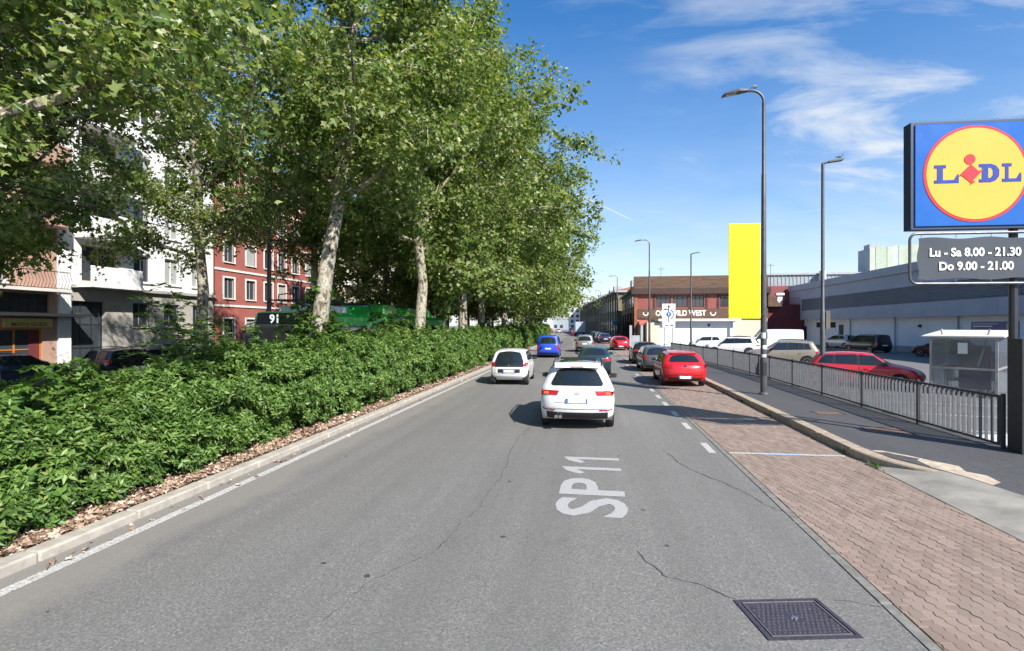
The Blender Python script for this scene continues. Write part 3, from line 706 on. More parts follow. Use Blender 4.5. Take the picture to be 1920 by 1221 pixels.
# dark red wing with terrace
box('wing_wall', S['dark_red'], b, 18.65, 23.9, .6, 20, 0, 5.6); box('wing_upper_wall', S['brick_red'], b, 18.65, 23.9, 5.0, 20, 5.61, 8.6)
MB().prism([(18.62, 5.3), (20.6, 5.3), (18.62, 7.4)], 'y', -.2, .58).build('gable_end', S['boards'], b)
rails('terrace_railing', b, 20.3, 23.8, .7, 5.65, 6.55, M_dark, .22)
vt = MB().box(20.6, 21.3, 2.0, 2.7, 5.61, 7.0).box(20.4, 21.5, 1.8, 2.9, 7.01, 7.35).build('roof_vent', S['trim_white'], b)
for (u, h_) in ((4.2, 11.5), (17.9, 12.0), (20.0, 11.8)):
    an = MB().tube([(u, 3, 8.4), (u, 3, h_)], .03, 5).tube([(u-.5, 3, h_-.25), (u+.5, 3, h_-.25)], .02, 4)
    for j in range(5): an.tube([(u-.4+j*.2, 2.7, h_-.25), (u-.4+j*.2, 3.3, h_-.25)], .012, 4)
    an.build('antenna', M_pole, b)
MB().prism([(5.5, 8.6), (9.0, 8.6), (9.0, 10.6), (8.2, 10.6)], 'y', 12, 16).build('stair_tower', S['cream_render'], b)
MB().box(1.0, 2.3, 4, 5.2, 8.6, 10.1).box(-.1, .8, 4, 7, 8.6, 9.7).build('roof_units', S['metal_roof'], b)
# white annex in the car park
b = thing('white_annex', (6.95, 66, 0), 'low white annex with a flat overhanging roof before the restaurant', 'building')
raw(facade(1.75, 10.6, 0, 3.1, [], .1), 'wall', S['store_white'], b); box('side_wall', S['store_white'], b, 1.76, 10.6, .1, 11, 0, 3.09)
box('roof_canopy', S['trim_white'], b, 1.5, 11.2, -.75, 11, 3.12, 3.42)
box('entrance_wall', S['cream_render'], b, .15, 1.7, -.3, 2, 0, 2.95); box('column', S['store_white'], b, 10.3, 10.5, -.6, -.4, 0, 3.11)
MB().lathe([(.001, -.07), (.16, -.06), (.16, -.004)], 'y', 12, (7.6, 0, 2.62)).build('round_vent', M_dark, b)
for u in (-.9, -2.2): box('gate_post', S['metal_roof'], b, u, u+.28, -3.4, -3.1, 0, 2.6)
box('gate_panel', S['metal_roof'], b, -1.88, -.92, -3.3, -3.22, .2, 1.4)
# long shaded building along the road
b = thing('long_building', (-3.6, 211, 0), 'long olive-brown building in shade along the right side of the road', 'building', None, R(-84.6))
box('wall', S['olive_wall'], b, 0, 101, 0, 22, 0, 9.6); box('roof_eave', S['metal_roof'], b, -.5, 101.6, -.7, 22, 9.61, 9.95)
MB().prism([(-.7, 9.96), (11, 12.6), (22, 9.96)], 'x', -.4, 101.5).build('roof', S['roof_tile'], b)
wm_ = MB().box(0, 1.1, -.05, -.004, 0, 2.6).mesh('window'); pn_ = MB().box(.1, 1.0, -.06, -.051, .1, 2.5).mesh('pane'); pi_ = MB().box(0, .45, -.22, -.004, 0, 9.6).mesh('pilaster')
for k in range(25):
    u = 1+k*4.05; q = link('pilaster', pi_, S['olive_wall'], b); q.location = (u, 0, 0)
    for du in (.9, 2.5):
        for z in (1.2, 5.6):
            q = link('window', wm_, S['brown_dark'], b); q.location = (u+du, 0, z); q2 = link('pane', pn_, M_pane, q)
for (u, w_, h_) in ((90, 2, 1.6), (82, 3, 1.2), (60, 2, 1.4), (44, 2.5, 1.2)): box('roof_unit', S['metal_roof'], b, u, u+w_, .6, 2.4, 9.96, 9.96+h_)
# far ends
for i, (x, y, W_, D_, H_, mt, lab) in enumerate(((-17.5, 300, 15, 12, 17.5, 'far_white', 'white apartment tower closing the view at the far end of the road'), (-4, 286, 9, 12, 15.5, 'far_pink', 'pinkish apartment block beside the far white tower'), (-30, 262, 11, 10, 7.5, 'far_white', 'low white house at the far end of the road'), (-19.0, 266, 8, 9, 6., 'corrugated', 'low grey kiosk building at the far end of the road'))):
    b = thing('distant_building', (x, y, 0), lab, 'building', 'far buildings at the end of the road')
    ho = [(u+.6, u+2.2, z, z+1.7) for z in np.arange(1.2, H_-1.8, 3.) for u in np.arange(.3, W_-2, 3.)]
    raw(facade(0, W_, 0, H_, ho, .2), 'wall', S[mt], b); box('side_wall', S[mt], b, .01, W_-.01, .22, D_, 0, H_); box('roof', S['metal_roof'], b, -.2, W_+.2, -.2, D_, H_+.01, H_+.4)
    pw = MB().box(0, 1.6, .1, .16, 0, 1.7).mesh('window'); wins = [link('window', pw, M_pane, b) for h in ho]
    for q, h in zip(wins, ho): q.location = (h[0], 0, h[2])
# metal-clad hall behind the store and the tall building with coloured strips
b = thing('metal_hall', (27.5, 98, 0), 'grey corrugated metal hall rising behind the restaurant', 'building')
box('wall', S['corrugated'], b, 0, 26, 0, 20, 0, 11.6)
rb = MB().box(0, .12, -.08, -.004, 8.0, 11.6).mesh('rib')
for k in range(40): q = link('rib', rb, S['corrugated'], b); q.location = (.2+k*.64, 0, 0)
box('roof', S['metal_roof'], b, -.2, 26.2, -.3, 20, 11.61, 11.95); box('flue', S['trim_white'], b, 12.6, 13.4, -1.4, -.6, 0, 12.2)
rails('roof_railing', b, -2, 12, -3, 8.7, 9.6, M_rim, .5)
b = thing('striped_tower', (50.0, 101, 0), 'tall building with vertical green, yellow and white strips above the store roof', 'building')
box('wall', S['corrugated'], b, 0, 34, 0, 4, 0, 16.5)
cols = [pm('strip_'+n, c_, .6) for n, c_ in (('sage', (.42, .45, .36)), ('lime', (.50, .50, .24)), ('white', (.60, .63, .66)), ('green', (.36, .42, .33)), ('blue', (.42, .48, .58)))]
for k in range(36):
    w_ = .92; box('cladding_strip', cols[(k*7+k*k) % 5], b, k*.94, k*.94+w_, -.12-.05*((k*3) % 2), -.004, 6, 16.6+.04*k+.25*((k*5) % 3)*.3)
box('roof_unit', S['metal_roof'], b, .5, 2.6, 1, 3, 16.51, 17.4)
# ------------------------------------------------------------------ vegetation
def unit(a): return a/np.maximum(1e-6, np.linalg.norm(a, axis=-1, keepdims=True))
def scatter_leaves(name, T, polys, pos, nrm, tip, size):
    """leaf template T (k,3) with x across, y along, z up; one leaf per position"""
    n = unit(nrm); t = unit(tip-(tip*n).sum(1, keepdims=True)*n); b = np.cross(t, n)
    V = pos[:, None, :]+size[:, None, None]*(T[None, :, 0:1]*b[:, None, :]+T[None, :, 1:2]*t[:, None, :]+T[None, :, 2:3]*n[:, None, :])
    k = len(T); N = len(pos); cnt = np.tile([len(p) for p in polys], N)
    flat = np.concatenate([np.array(p) for p in polys]); L = (np.arange(N)[:, None]*k+flat[None, :]).ravel()
    return np_mesh(name, V.reshape(-1, 3), cnt, L)
half = [(0, .0), (.14, -.10), (.50, .02), (.34, .24), (.60, .60), (.22, .52), (0, 1.)]
LT = np.array([(x, y, abs(x)*.42-.30*y*y) for x, y in half]+[(-x*.88, y*.95+.02, abs(x)*.30-.27*y*y+.05*x) for x, y in half[1:-1]])
LP = [(0, 1, 2, 3, 4, 5, 6), (0, 6, 11, 10, 9, 8, 7)]
DT = np.array([(0, 0, 0), (.36, .35, .12), (.30, .7, .1), (0, 1, 0), (-.30, .7, .1), (-.36, .35, .12)]); DP = [(0, 1, 2, 3), (0, 3, 4, 5)]
HT = np.array([(0, 0, 0), (.2, .42, .07), (0, 1, -.06), (-.2, .42, .07)]); HP = [(0, 1, 2), (0, 2, 3)]

def tree_meshes(seed, H, bottom, Rr, nleaf, size, detailed, lean=(.3, 0), n_limb=20, trunk_r=.27):
    r = np.random.default_rng(seed); tk = MB(); tops = []; lb = MB()
    zs = np.linspace(0, .86*H, 9); tp = []
    for i, z in enumerate(zs):
        q = z/H; tp.append(Vector((lean[0]*q*2+r.normal()*.10*(i > 0), lean[1]*q*2+r.normal()*.10*(i > 0), z-.1*(i == 0))))
    rad = [trunk_r*(1.35 if i == 0 else 1)*(1-.88*(z/(.9*H)))+.02 for i, z in enumerate(zs)]
    fine = []; fr = []
    for i in range(len(tp)-1):
        for k in range(3): fine.append(tp[i].lerp(tp[i+1], k/3)); fr.append(rad[i]+(rad[i+1]-rad[i])*k/3)
    fine.append(tp[-1]); fr.append(rad[-1])
    tk.tube(fine, fr, 11)
    cl = []; cout = []
    def trunk_at(z):
        f_ = z/(.86*H)*(len(tp)-1); i = min(int(f_), len(tp)-2); return tp[i].lerp(tp[i+1], f_-i), rad[i]+(rad[i+1]-rad[i])*(f_-i)
    for k in range(n_limb):
        q = (k+.5)/n_limb; z = bottom-.8+(.84*H-bottom+.8)*q**1.15
        p, r0 = trunk_at(z); az = k*2.39996+r.normal()*.35
        prof = (.55+.45*math.sin(math.pi*min(1, .18+q*.75)))*(1 if q < .72 else 1-(q-.72)*1.25)
        L_ = Rr*prof*r.uniform(.8, 1.12); el = R(18+50*q)+r.normal()*.12
        d = Vector((math.cos(az)*math.cos(el), math.sin(az)*math.cos(el), math.sin(el)))
        pts = [p]; m_ = 6
        for i in range(m_):
            d = (d+Vector((r.normal()*.10, r.normal()*.10, .07-.05*i+r.normal()*.07))).normalized(); pts.append(pts[-1]+d*L_/m_)
        lr = max(.03, r0*.5); lb.tube(pts, [lr*(1-.85*i/m_) for i in range(m_+1)], 6, False)
        for i in range(1, m_+1):
            base = pts[i]; nsub = 3 if i < m_ else 2
            for s_ in range(nsub):
                dd = (d*.35+Vector((r.normal(), r.normal(), r.normal()*.55-.02))).normalized(); ls = L_*r.uniform(.16, .36)*(1.1 if i > 2 else .8)
                e1 = base+dd*ls*.5+Vector((0, 0, r.normal()*.1)); e2 = base+dd*ls+Vector((0, 0, -.12*ls))
                lb.tube([base, e1, e2], [lr*.3*(1-.1*i), .018, .008], 4, False)
                for pp in (e1, (e1+e2)/2, e2):
                    cl.append(pp); cout.append((pp-Vector((p.x, p.y, pp.z*.55+p.z*.35))).normalized())
    cl = np.array([tuple(c) for c in cl]); cout = np.array([tuple(c) for c in cout])
    wgt = r.gamma(1.6, 1., len(cl))+.08; wgt /= wgt.sum()
    idx = r.choice(len(cl), nleaf, p=wgt)
    sig = .27+.018*Rr
    shoot = unit(cout*.6+r.normal(size=cout.shape)*.7+np.array([0, 0, -.35]))*(.25+.05*Rr)
    o = r.normal(size=(nleaf, 3))*np.array([sig, sig, sig*.8])*.62
    pos = cl[idx]+o+shoot[idx]*r.uniform(-.4, 1.2, (nleaf, 1))
    nrm = unit(np.array([0, 0, .55])+cout[idx]*.5+unit(o)*.35+r.normal(size=(nleaf, 3))*.7)
    tip = cout[idx]*.7+np.array([0, 0, -.55])+r.normal(size=(nleaf, 3))*.6
    sz = size*np.clip(r.normal(.95, .26, nleaf), .4, 1.6)
    lm = scatter_leaves('crown', LT if detailed else DT, LP if detailed else DP, pos, nrm, tip, sz)
    tm = tk.mesh('trunk', True); bm_ = lb.mesh('limbs', True)
    for a, b in ((tm, M_bark), (bm_, M_bark), (lm, M_leaf)): a.materials.append(b)
    return tm, bm_, lm
def plant_tree(ms, x, y, z, rz, sc, label, group, cat='tree', name='plane_tree', szs=1.):
    o = thing(name, (x, y, z), label, cat, group, rz); o.scale = (sc*szs, sc*szs, sc)
    t_ = link('trunk', ms[0], None, o); link('limbs', ms[1], None, t_); link('crown', ms[2], None, o)
    return o
T_a = tree_meshes(11, 18.5, 5.9, 5.2, 42000, .115, True, (.25, .1), 22, .23)
T_b = tree_meshes(23, 19.5, 6.9, 5.0, 43000, .13, True, (.9, .25), 22, .24)
T_c = tree_meshes(37, 20.0, 6.4, 6.0, 34000, .165, True, (-.1, .2), 22)
T_d = tree_meshes(41, 21.5, 5.0, 8.4, 40000, .235, False, (.3, -.1), 26, .30)
T_e = tree_meshes(53, 19.5, 4.0, 7.9, 35000, .25, False, (.2, .1), 24, .28)
ROW1 = 'plane trees in the median row beside the road'
ROW2 = 'plane trees in the row beyond the bus lane'
plant_tree(T_a, -8.6, 5.6, .1, 0.4, 1.0, 'plane tree at the left edge of the picture, its trunk cut by the frame', ROW1)
plant_tree(T_b, -8.0, 14.0, .1, .1, 1.0, 'plane tree with a leaning pale trunk just in front of the green bus', ROW1)
ordn = ['third', 'fourth', 'fifth', 'sixth', 'seventh', 'eighth', 'ninth', 'tenth', 'eleventh', 'twelfth', 'thirteenth']
ys1 = [23.7, 31.8, 40.6, 48.4, 56.3, 64.5, 73, 81.5, 90, 99, 109]
for i, y in enumerate(ys1):
    ms = T_c if i == 0 else (T_d if i in (1, 2, 5, 8) else T_e)
    sc = {0: 1.04, 1: 1.0, 2: 1.10, 3: 1.12, 4: 1.12}.get(i, 1.02+.1*((i*7) % 3)/3)
    plant_tree(ms, -8.0+off(y)+rng.uniform(-.15, .15)-(.7 if i == 2 else 0), y, .1, (0.9, 2.1, 0.3)[i] if i < 3 else i*1.9, sc, f'{ordn[i]} plane tree along the median row, counting away from the camera', ROW1)
for i, (x, y, ms, rz, sc) in enumerate(((-15.1, 11.0, T_c, 2.2, .72), (-15.0, 18.2, T_a, 3.5, .98), (-15.0, 27.0, T_b, 4.4, .95), (-15, 36, T_e, .7, .95), (-15, 45, T_d, 2.6, .86), (-15, 54, T_e, 5.0, .95), (-15.3, 66, T_d, 1.2, .9), (-15.6, 78, T_e, 3.0, .95), (-16, 92, T_d, 4.1, .9))):
    lab = ['plane tree across the bus lane standing before the motorcycle shop', 'plane tree with a straight trunk before the white apartment house', 'plane tree across the bus lane beside the front half of the bus', 'plane tree across the bus lane beside the rear of the bus'][i] if i < 4 else f'{["fifth", "sixth", "seventh", "eighth", "ninth"][i-4]} plane tree in the row beyond the bus lane, counting away from the camera'
    plant_tree(ms, x+off(y), y, .1, rz, sc, lab, ROW2)

# hedge: an added dark core to block see-through light, and three belts of leaves (fine near, coarser far)
def hn(y, s): return math.sin(y*1.7+s)*.5+math.sin(y*.61+s*2.1)*.6+math.sin(y*3.9+s*.7)*.25
def hedge_h(y): return 1.22+.62*min(1, max(0, (y-7.5)/6.))+.08*hn(y, 1.)
def hedge_pt(y, t, depth):
    """t: 0 front foot .. 1 back; depth: metres in from the leaf surface"""
    h = hedge_h(y)-.10; xf = -6.62-.10*hn(y, 4.)
    if t < .55:
        q = t/.55; z = q*h; x = xf-.10*(1-q)**2*0-.22*q**3-.10*(1-q)**3; n = (1, 0, .25+.5*q)
    else:
        q = (t-.55)/.45; z = h+.12*math.sin(q*3)+.08*hn(y*1.3+q*5, 2.); x = xf-.22-q*1.6; n = (.45*(1-q), 0, 1)
    n = Vector(n).normalized(); return Vector((x+off(y), y, .12+z))-n*depth, n
hedge = thing('hedge', (-7.6, 5, .1), 'long dense green laurel hedge along the median behind the left kerb', 'hedge')
def hedge_belt(y0, y1, nsprig, size, seed, per=7):
    r = np.random.default_rng(seed); pos = []; nr = []
    ncl = int((y1-y0)*(26 if size < .13 else 15 if size < .2 else 6)); cs_ = []
    for k in range(ncl):
        y = r.uniform(y0, y1); t = r.uniform(.02, 1.)**.85; p, n = hedge_pt(y, t, r.uniform(-.10, .10)); cs_.append((p, n, r.uniform(.13, .27)*(1 if size < .2 else 1.5), 1+1.2*(r.random() < .24)*(t > .42)))
    while len(pos) < nsprig:
        p, n, rad, tall = cs_[int(r.integers(ncl))]
        v = Vector(r.normal(size=3)).normalized(); v = (v+n*.75).normalized(); q = p+v*rad*r.uniform(.35, 1.)
        if tall > 1: q = p+Vector((v.x*.35, v.y*.35, abs(v.z)*r.uniform(.3, 2.7)))*rad
        if r.random() < .22:
            yq = r.uniform(y0, y1); q, n = hedge_pt(yq, r.uniform(.02, 1.)**.85, r.uniform(.04, .22)); v = n
        if q.z < .13: q.z = .13+r.random()*.05
        pos.append(q); nr.append((v+n*.5).normalized())
    pos = np.array([tuple(p) for p in pos]); nr = np.array([tuple(n) for n in nr])
    N = nsprig*per; ii = np.repeat(np.arange(nsprig), per); k = np.tile(np.arange(per), nsprig)
    ax = unit(nr+np.array([.10, -.1, .6])+r.normal(size=nr.shape)*.3)
    ref = unit(np.cross(ax, r.normal(size=nr.shape))); oth = np.cross(ax, ref)
    an = k*2.4+r.uniform(0, 6.3, nsprig)[ii]; tl = (k/per)
    radd = ref[ii]*np.cos(an)[:, None]+oth[ii]*np.sin(an)[:, None]
    tip = radd*(1.0-.45*tl)[:, None]+ax[ii]*(.25+.75*tl)[:, None]+r.normal(size=(N, 3))*.12
    p = pos[ii]+ax[ii]*(tl*size*.9)[:, None]+r.normal(size=(N, 3))*size*.08
    nrm = ax[ii]*.9-radd*.35+r.normal(size=(N, 3))*.18
    return scatter_leaves('foliage', HT, HP, p, nrm, tip, size*r.uniform(.6, 1.2, N)*r.uniform(.65, 1.25, nsprig)[ii])
for (y0, y1, ns, sz, sd_) in ((1.2, 9.5, 16500, .105, 1), (9.5, 18, 14000, .105, 2), (18, 36, 13000, .15, 3), (36, 80, 13000, .24, 4), (80, 150, 6000, .42, 5)):
    o = link('foliage', hedge_belt(y0, y1, ns, sz, sd_), M_hleaf, hedge); o.location = -Vector(hedge.location)
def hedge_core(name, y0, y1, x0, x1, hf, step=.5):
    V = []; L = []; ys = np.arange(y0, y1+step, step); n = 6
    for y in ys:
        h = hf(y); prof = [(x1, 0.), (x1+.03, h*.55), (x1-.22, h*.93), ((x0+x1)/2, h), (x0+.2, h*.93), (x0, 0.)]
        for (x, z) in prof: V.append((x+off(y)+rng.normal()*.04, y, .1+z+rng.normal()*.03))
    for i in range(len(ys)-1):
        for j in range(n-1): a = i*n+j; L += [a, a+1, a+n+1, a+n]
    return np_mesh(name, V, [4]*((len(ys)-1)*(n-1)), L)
o = link('light_block_core', hedge_core('light_block_core', 2, 150, -8.4, -7.0, lambda y: hedge_h(y)-.36), M_core, hedge); o.location = -Vector(hedge.location)  # added core, kept dark so no light comes through the leaves
# second, lower hedge across the bus lane
h2 = thing('low_hedge', (-14.6, 5, .1), 'lower dark hedge beyond the bus lane, in front of the parked cars', 'hedge')
r = np.random.default_rng(9); N = 26000
yy = r.uniform(2, 60, N); tt = r.uniform(0, 1, N); hh = .95+.12*np.sin(yy*2.1)+.1*np.sin(yy*.7)
zz = np.where(tt < .6, tt/.6*hh, hh+r.normal(size=N)*.05); xx = np.where(tt < .6, -14.1+r.normal(size=N)*.06, -14.1-(tt-.6)/.4*1.0)
ofy = np.array([off(v) for v in yy])
nr = np.where((tt < .6)[:, None], np.array([1., 0, .4]), np.array([.1, 0, 1.]))+r.normal(size=(N, 3))*.5
o = link('foliage', scatter_leaves('foliage', HT, HP, np.stack([xx+ofy, yy, zz+.1], 1), nr, r.normal(size=(N, 3))+np.array([.3, 0, .5]), .17*r.uniform(.6, 1.2, N)), M_hleaf, h2); o.location = -Vector(h2.location)
o = link('light_block_core', hedge_core('light_block_core', 2, 60, -15.1, -14.22, lambda y: .85, 1.), M_core, h2); o.location = -Vector(h2.location)  # same added light-blocking core for the low hedge

# leafy young growth: pinnate saplings and suckers round the trunks
def sapling(x, y, h, nst, seed, label, spread=.5, size=.16, pinn=True, dens=16):
    r = np.random.default_rng(seed); o = thing('sapling', (x, y, .1), label, 'sapling', 'young plants growing up through the hedge'); stem = MB(); pos = []; tips = []; nrm = []; szs = []
    for s_ in range(nst):
        b = Vector((r.normal()*.15, r.normal()*.15, 0)); tpz = h*r.uniform(.7, 1.05); e = Vector((r.normal()*spread, r.normal()*spread, tpz))
        pts = [b.lerp(e, i/6)+Vector((r.normal()*.04, r.normal()*.04, 0)) for i in range(7)]
        stem.tube(pts, [.022*(1-.8*i/6) for i in range(7)], 5, False)
        for k in range(dens):
            q = .35+.65*(k+1)/dens; i = min(5, int(q*6)); c_ = pts[i].lerp(pts[i+1], q*6-i); az = k*2.4+r.normal()*.4
            d = Vector((math.cos(az), math.sin(az), r.uniform(.0, .7))).normalized(); L_ = (.65 if pinn else .35)*r.uniform(.7, 1.2)
            fr_ = [c_+d*L_*u+Vector((0, 0, -.45*L_*u*u)) for u in (0, .33, .66, 1.)]
            stem.tube(fr_, [.006, .005, .004, .003], 3, False)
            m_ = 15 if pinn else 7
            sd_ = d.cross(Vector((0, 0, 1))).normalized()
            for j in range(m_):
                u = (j//2+1)/(m_//2+1); c2 = c_+d*L_*u+Vector((0, 0, -.45*L_*u*u)); sg = 1 if j % 2 else -1
                if j == m_-1: tip = d
                else: tip = (sd_*sg+d*.45+Vector((0, 0, -.2)))
                pos.append(c2); tips.append(tip); nrm.append(Vector((0, 0, 1))+Vector(r.normal(size=3)*.3)); szs.append(size*r.uniform(.7, 1.1))
    stem.build('stem', M_twig, o)
    A_ = lambda q: np.array([tuple(v) for v in q])
    link('foliage', scatter_leaves('foliage', HT*np.array([1.5, 1, 1]) if pinn else LT, HP if pinn else LP, A_(pos), A_(nrm), A_(tips), np.array(szs)), M_aleaf, o)
sapling(-7.9, 9.6, 2.5, 5, 1, 'low pinnate-leaved sapling rising from the hedge nearest the camera', .5)
sapling(-8.3, 10.6, 2.3, 5, 2, 'bushier pinnate-leaved sapling to the left of the front of the bus', .4)
sapling(-7.6, 13.6, 2.7, 7, 3, 'broad-leaved suckers round the foot of the leaning pale trunk', .45, .19, False, 22)
sapling(-8.2, 14.8, 3.6, 7, 4, 'tall broad-leaved suckers behind the leaning pale trunk', .6, .2, False, 26)
sapling(-8.0, 6.6, 2.2, 4, 5, 'short leafy sapling behind the hedge at the far left', .4, .15, False, 16)
sapling(-8.2, 20.5, 3.0, 6, 6, 'broad-leaved suckers beside the bus bellows', .6, .2, False, 22)

sapling(-9.2, 10.7, 3.5, 5, 7, 'tallest pinnate-leaved sapling before the red house', .35, .17)
sapling(-9.0, 17.2, 3.0, 5, 8, 'tall broad-leaved suckers beside the front half of the bus', .7, .2, False, 24)
# fallen dry leaves along the foot of the hedge
N = 8500; r = np.random.default_rng(12)
yy = 2.5+r.power(.55, N)*0+r.exponential(11, N); yy = np.clip(yy, 2.5, 60); xx = -6.18-np.abs(r.normal(size=N))*.30
k = r.random(N) < .015; xx[k] = -5.9+r.random(k.sum())*.35
zz = np.where(xx > -5.93, .006, .105)+r.random(N)*.03+.012*(xx < -6.15)
ofy = np.array([off(v) for v in yy])
nr = np.array([0, 0, 1.])+r.normal(size=(N, 3))*.35
dl = link('fallen_leaves', scatter_leaves('fallen_leaves', LT, LP, np.stack([xx+ofy, yy, zz], 1), nr, r.normal(size=(N, 3)), .075*r.uniform(.4, 1.3, N)), M_dry)
tag(dl, 'pale dry leaves littering the soil between kerb and hedge', 'leaf litter', kind='stuff')
# tufts of weeds at the railing foot and kerb joints
N = 1500; r = np.random.default_rng(14); c_ = r.integers(0, 26, N); cy_ = r.uniform(10.2, 30, 26); 
bx = np.where(c_ < 18, 8.22, 5.13)+r.normal(size=N)*.04; by = cy_[c_]+r.normal(size=N)*.10; bz = np.where(c_ < 18, .15, .0)
wd = link('weeds', scatter_leaves('weeds', HT*np.array([.55, 1, 1]), HP, np.stack([bx, by, bz], 1), r.normal(size=(N, 3)), np.array([0, 0, 1.])+r.normal(size=(N, 3))*.5, r.uniform(.03, .11, N)), M_aleaf)
tag(wd, 'small weeds growing at the foot of the railing and kerb', 'weeds', kind='stuff')
# ------------------------------------------------------------------ vehicles
def catmull(pts, sub=6):
    P_ = [Vector(p) for p in pts]; out = []
    for i in range(len(P_)-1):
        p0, p1, p2, p3 = P_[max(i-1, 0)], P_[i], P_[i+1], P_[min(i+2, len(P_)-1)]
        for k in range(sub):
            t = k/sub
            q = .5*((2*p1)+(p2-p0)*t+(2*p0-5*p1+4*p2-p3)*t*t+(3*p1-p0-3*p2+p3)*t**3); out.append(p1.lerp(p2, t)*.25+q*.75)
    out.append(P_[-1]); return out
def interp(x, pts):
    if x <= pts[0][0]: return pts[0][1]
    for (a, b), (c, d) in zip(pts, pts[1:]):
        if x <= c:
            t = (x-a)/(c-a); return b+(d-b)*t
    return pts[-1][1]
class CarShape:
    def __init__(s, sp):
        s.sp = sp; s.L = sp['L']; s.hw = sp['W']/2; s.ch = catmull(sp['chain']); s.n = len(s.ch); s.H = sp['H']; s.zb = sp['belt']
        s.rr = sp.get('round', .065)
        s.nor = []
        for i in range(s.n):
            d = (s.ch[min(i+1, s.n-1)]-s.ch[max(i-1, 0)]).normalized(); s.nor.append(Vector((-d.y, d.x)))   # outward (rear, up, front)
        s.bnd = [s.rib(i, 1.) for i in range(s.n)]
    def w(s, y, z):
        zb = s.zb+.06*(1-y/s.L); roof = s.sp['roofw']
        f = interp(z, [(.18, .93), (.34, .965), (.55, .99), (.74, 1.0), (zb-.06, .972), (zb+.01, .945), (s.H, roof)])
        t = 1-.075*max(0, (.75-y)/.75)**2-.13*max(0, (y-(s.L-.95))/.95)**2
        return s.hw*f*t
    def rib(s, i, q):
        """point on the centre surface at chain index i (float ok) and side fraction q; returns (x, y, z)"""
        i0 = min(int(i), s.n-1); i1 = min(i0+1, s.n-1); t = i-i0
        p = s.ch[i0].lerp(s.ch[i1], t); n = s.nor[i0].lerp(s.nor[i1], t)
        a = abs(q); ins = s.rr*max(0, (a-.80)/.20)**2.2
        y, z = p.x-n.x*ins, p.y-n.y*ins
        y += s.sp.get('rearcurve', .13)*a**2.4*max(0, 1-p.x/.75)*(1 if p.x < .75 else 0)
        y -= .30*a**2.2*max(0, 1-(s.L-p.x)/1.1)
        if p.y > s.zb: z -= .045*a*a*min(1, (p.y-s.zb)/.3)
        a1 = (s.w(y, z)); return Vector((q*a1, y, z))
    def body(s):
        qs = [-1, -.985, -.95, -.88, -.75, -.5, -.25, 0, .25, .5, .75, .88, .95, .985, 1]; nq = len(qs); m = MB(); z0 = s.sp.get('sill', .22)
        V = []; F = []
        for i in range(s.n):
            for q in qs: V.append(s.rib(i, q))
        for i in range(s.n-1):
            for j in range(nq-1): a = i*nq+j; F.append((a, a+1, a+nq+1, a+nq))
        nr = 12; ya, yb = s.bnd[0].y+.02, s.bnd[-1].y-.02; idx = {}
        for sg, col in ((-1, 0), (1, nq-1)):
            for i in range(s.n):
                b = s.bnd[i]; yb_ = ya+(yb-ya)*(i/(s.n-1)); idx[sg, i, 0] = i*nq+col
                for k in range(1, nr+1):
                    t = k/nr; y = b.y+(yb_-b.y)*t; z = b.z+(z0-b.z)*t; idx[sg, i, k] = len(V); V.append(Vector((sg*s.w(y, z), y, z)))
            for i in range(s.n-1):
                for k in range(nr): F.append((idx[sg, i, k], idx[sg, i+1, k], idx[sg, i+1, k+1], idx[sg, i, k+1]))
        for i in range(s.n-1): F.append((idx[-1, i, nr], idx[-1, i+1, nr], idx[1, i+1, nr], idx[1, i, nr]))
        for e in (0, s.n-1):   # close the two ends below the bumpers
            F.append([e*nq+j for j in range(nq)]+[idx[1, e, k] for k in range(1, nr+1)]+[idx[-1, e, k] for k in range(nr, 0, -1)])
        me = m.add(V, F).mesh('body')
        bm = bmesh.new(); bm.from_mesh(me); bmesh.ops.remove_doubles(bm, verts=bm.verts, dist=.0005); bmesh.ops.recalc_face_normals(bm, faces=bm.faces); bm.to_mesh(me); bm.free()
        cut = MB(); rw = s.sp['wr']+.045
        for y in s.sp['wheels']:
            for sg in (-1, 1):
                xa, xb = sorted((sg*(s.hw-.27), sg*(s.hw+.2))); cut.lathe([(rw, xa), (rw, xb)], 'x', 24, (0, y, s.sp['wr']+.01))
        o = link('tmp', me); c_ = link('cut', cut.mesh('cut')); md = o.modifiers.new('b', 'BOOLEAN'); md.object = c_; md.operation = 'DIFFERENCE'; md.solver = 'EXACT'
        dg = bpy.context.evaluated_depsgraph_get(); res = bpy.data.meshes.new_from_object(o.evaluated_get(dg))
        bpy.data.objects.remove(o); bpy.data.objects.remove(c_)
        if len(res.polygons) < 200: res = me
        for p in res.polygons:
            p.use_smooth = True
            c = p.center
            for y in s.sp['wheels']:
                if math.hypot(c.y-y, c.z-s.sp['wr']-.01) < rw+.004 and abs(c.x) < s.w(c.y, c.z)-.012 and (abs(p.normal.x) > .8 and abs(c.x) < s.hw-.2 or abs(p.normal.x) < .35) and c.z < s.sp['wr']*2+.1: p.material_index = 1; p.use_smooth = False
            if c.z < s.sp.get('sill', .22)+.004: p.material_index = 1
        try: res.set_sharp_from_angle(angle=R(40))
        except Exception: pass
        return res
    def zidx(s, z, front=False):
        """chain index at height z on the rear (or front) slope"""
        rng_ = range(s.n-1) if not front else range(s.n-2, -1, -1)
        for i in rng_:
            a, b = s.ch[i].y, s.ch[i+1].y
            if min(a, b) <= z <= max(a, b) and a != b and ((s.ch[i].x < s.L*.45) != front): return i+(z-a)/(b-a)
        return 0 if not front else s.n-1
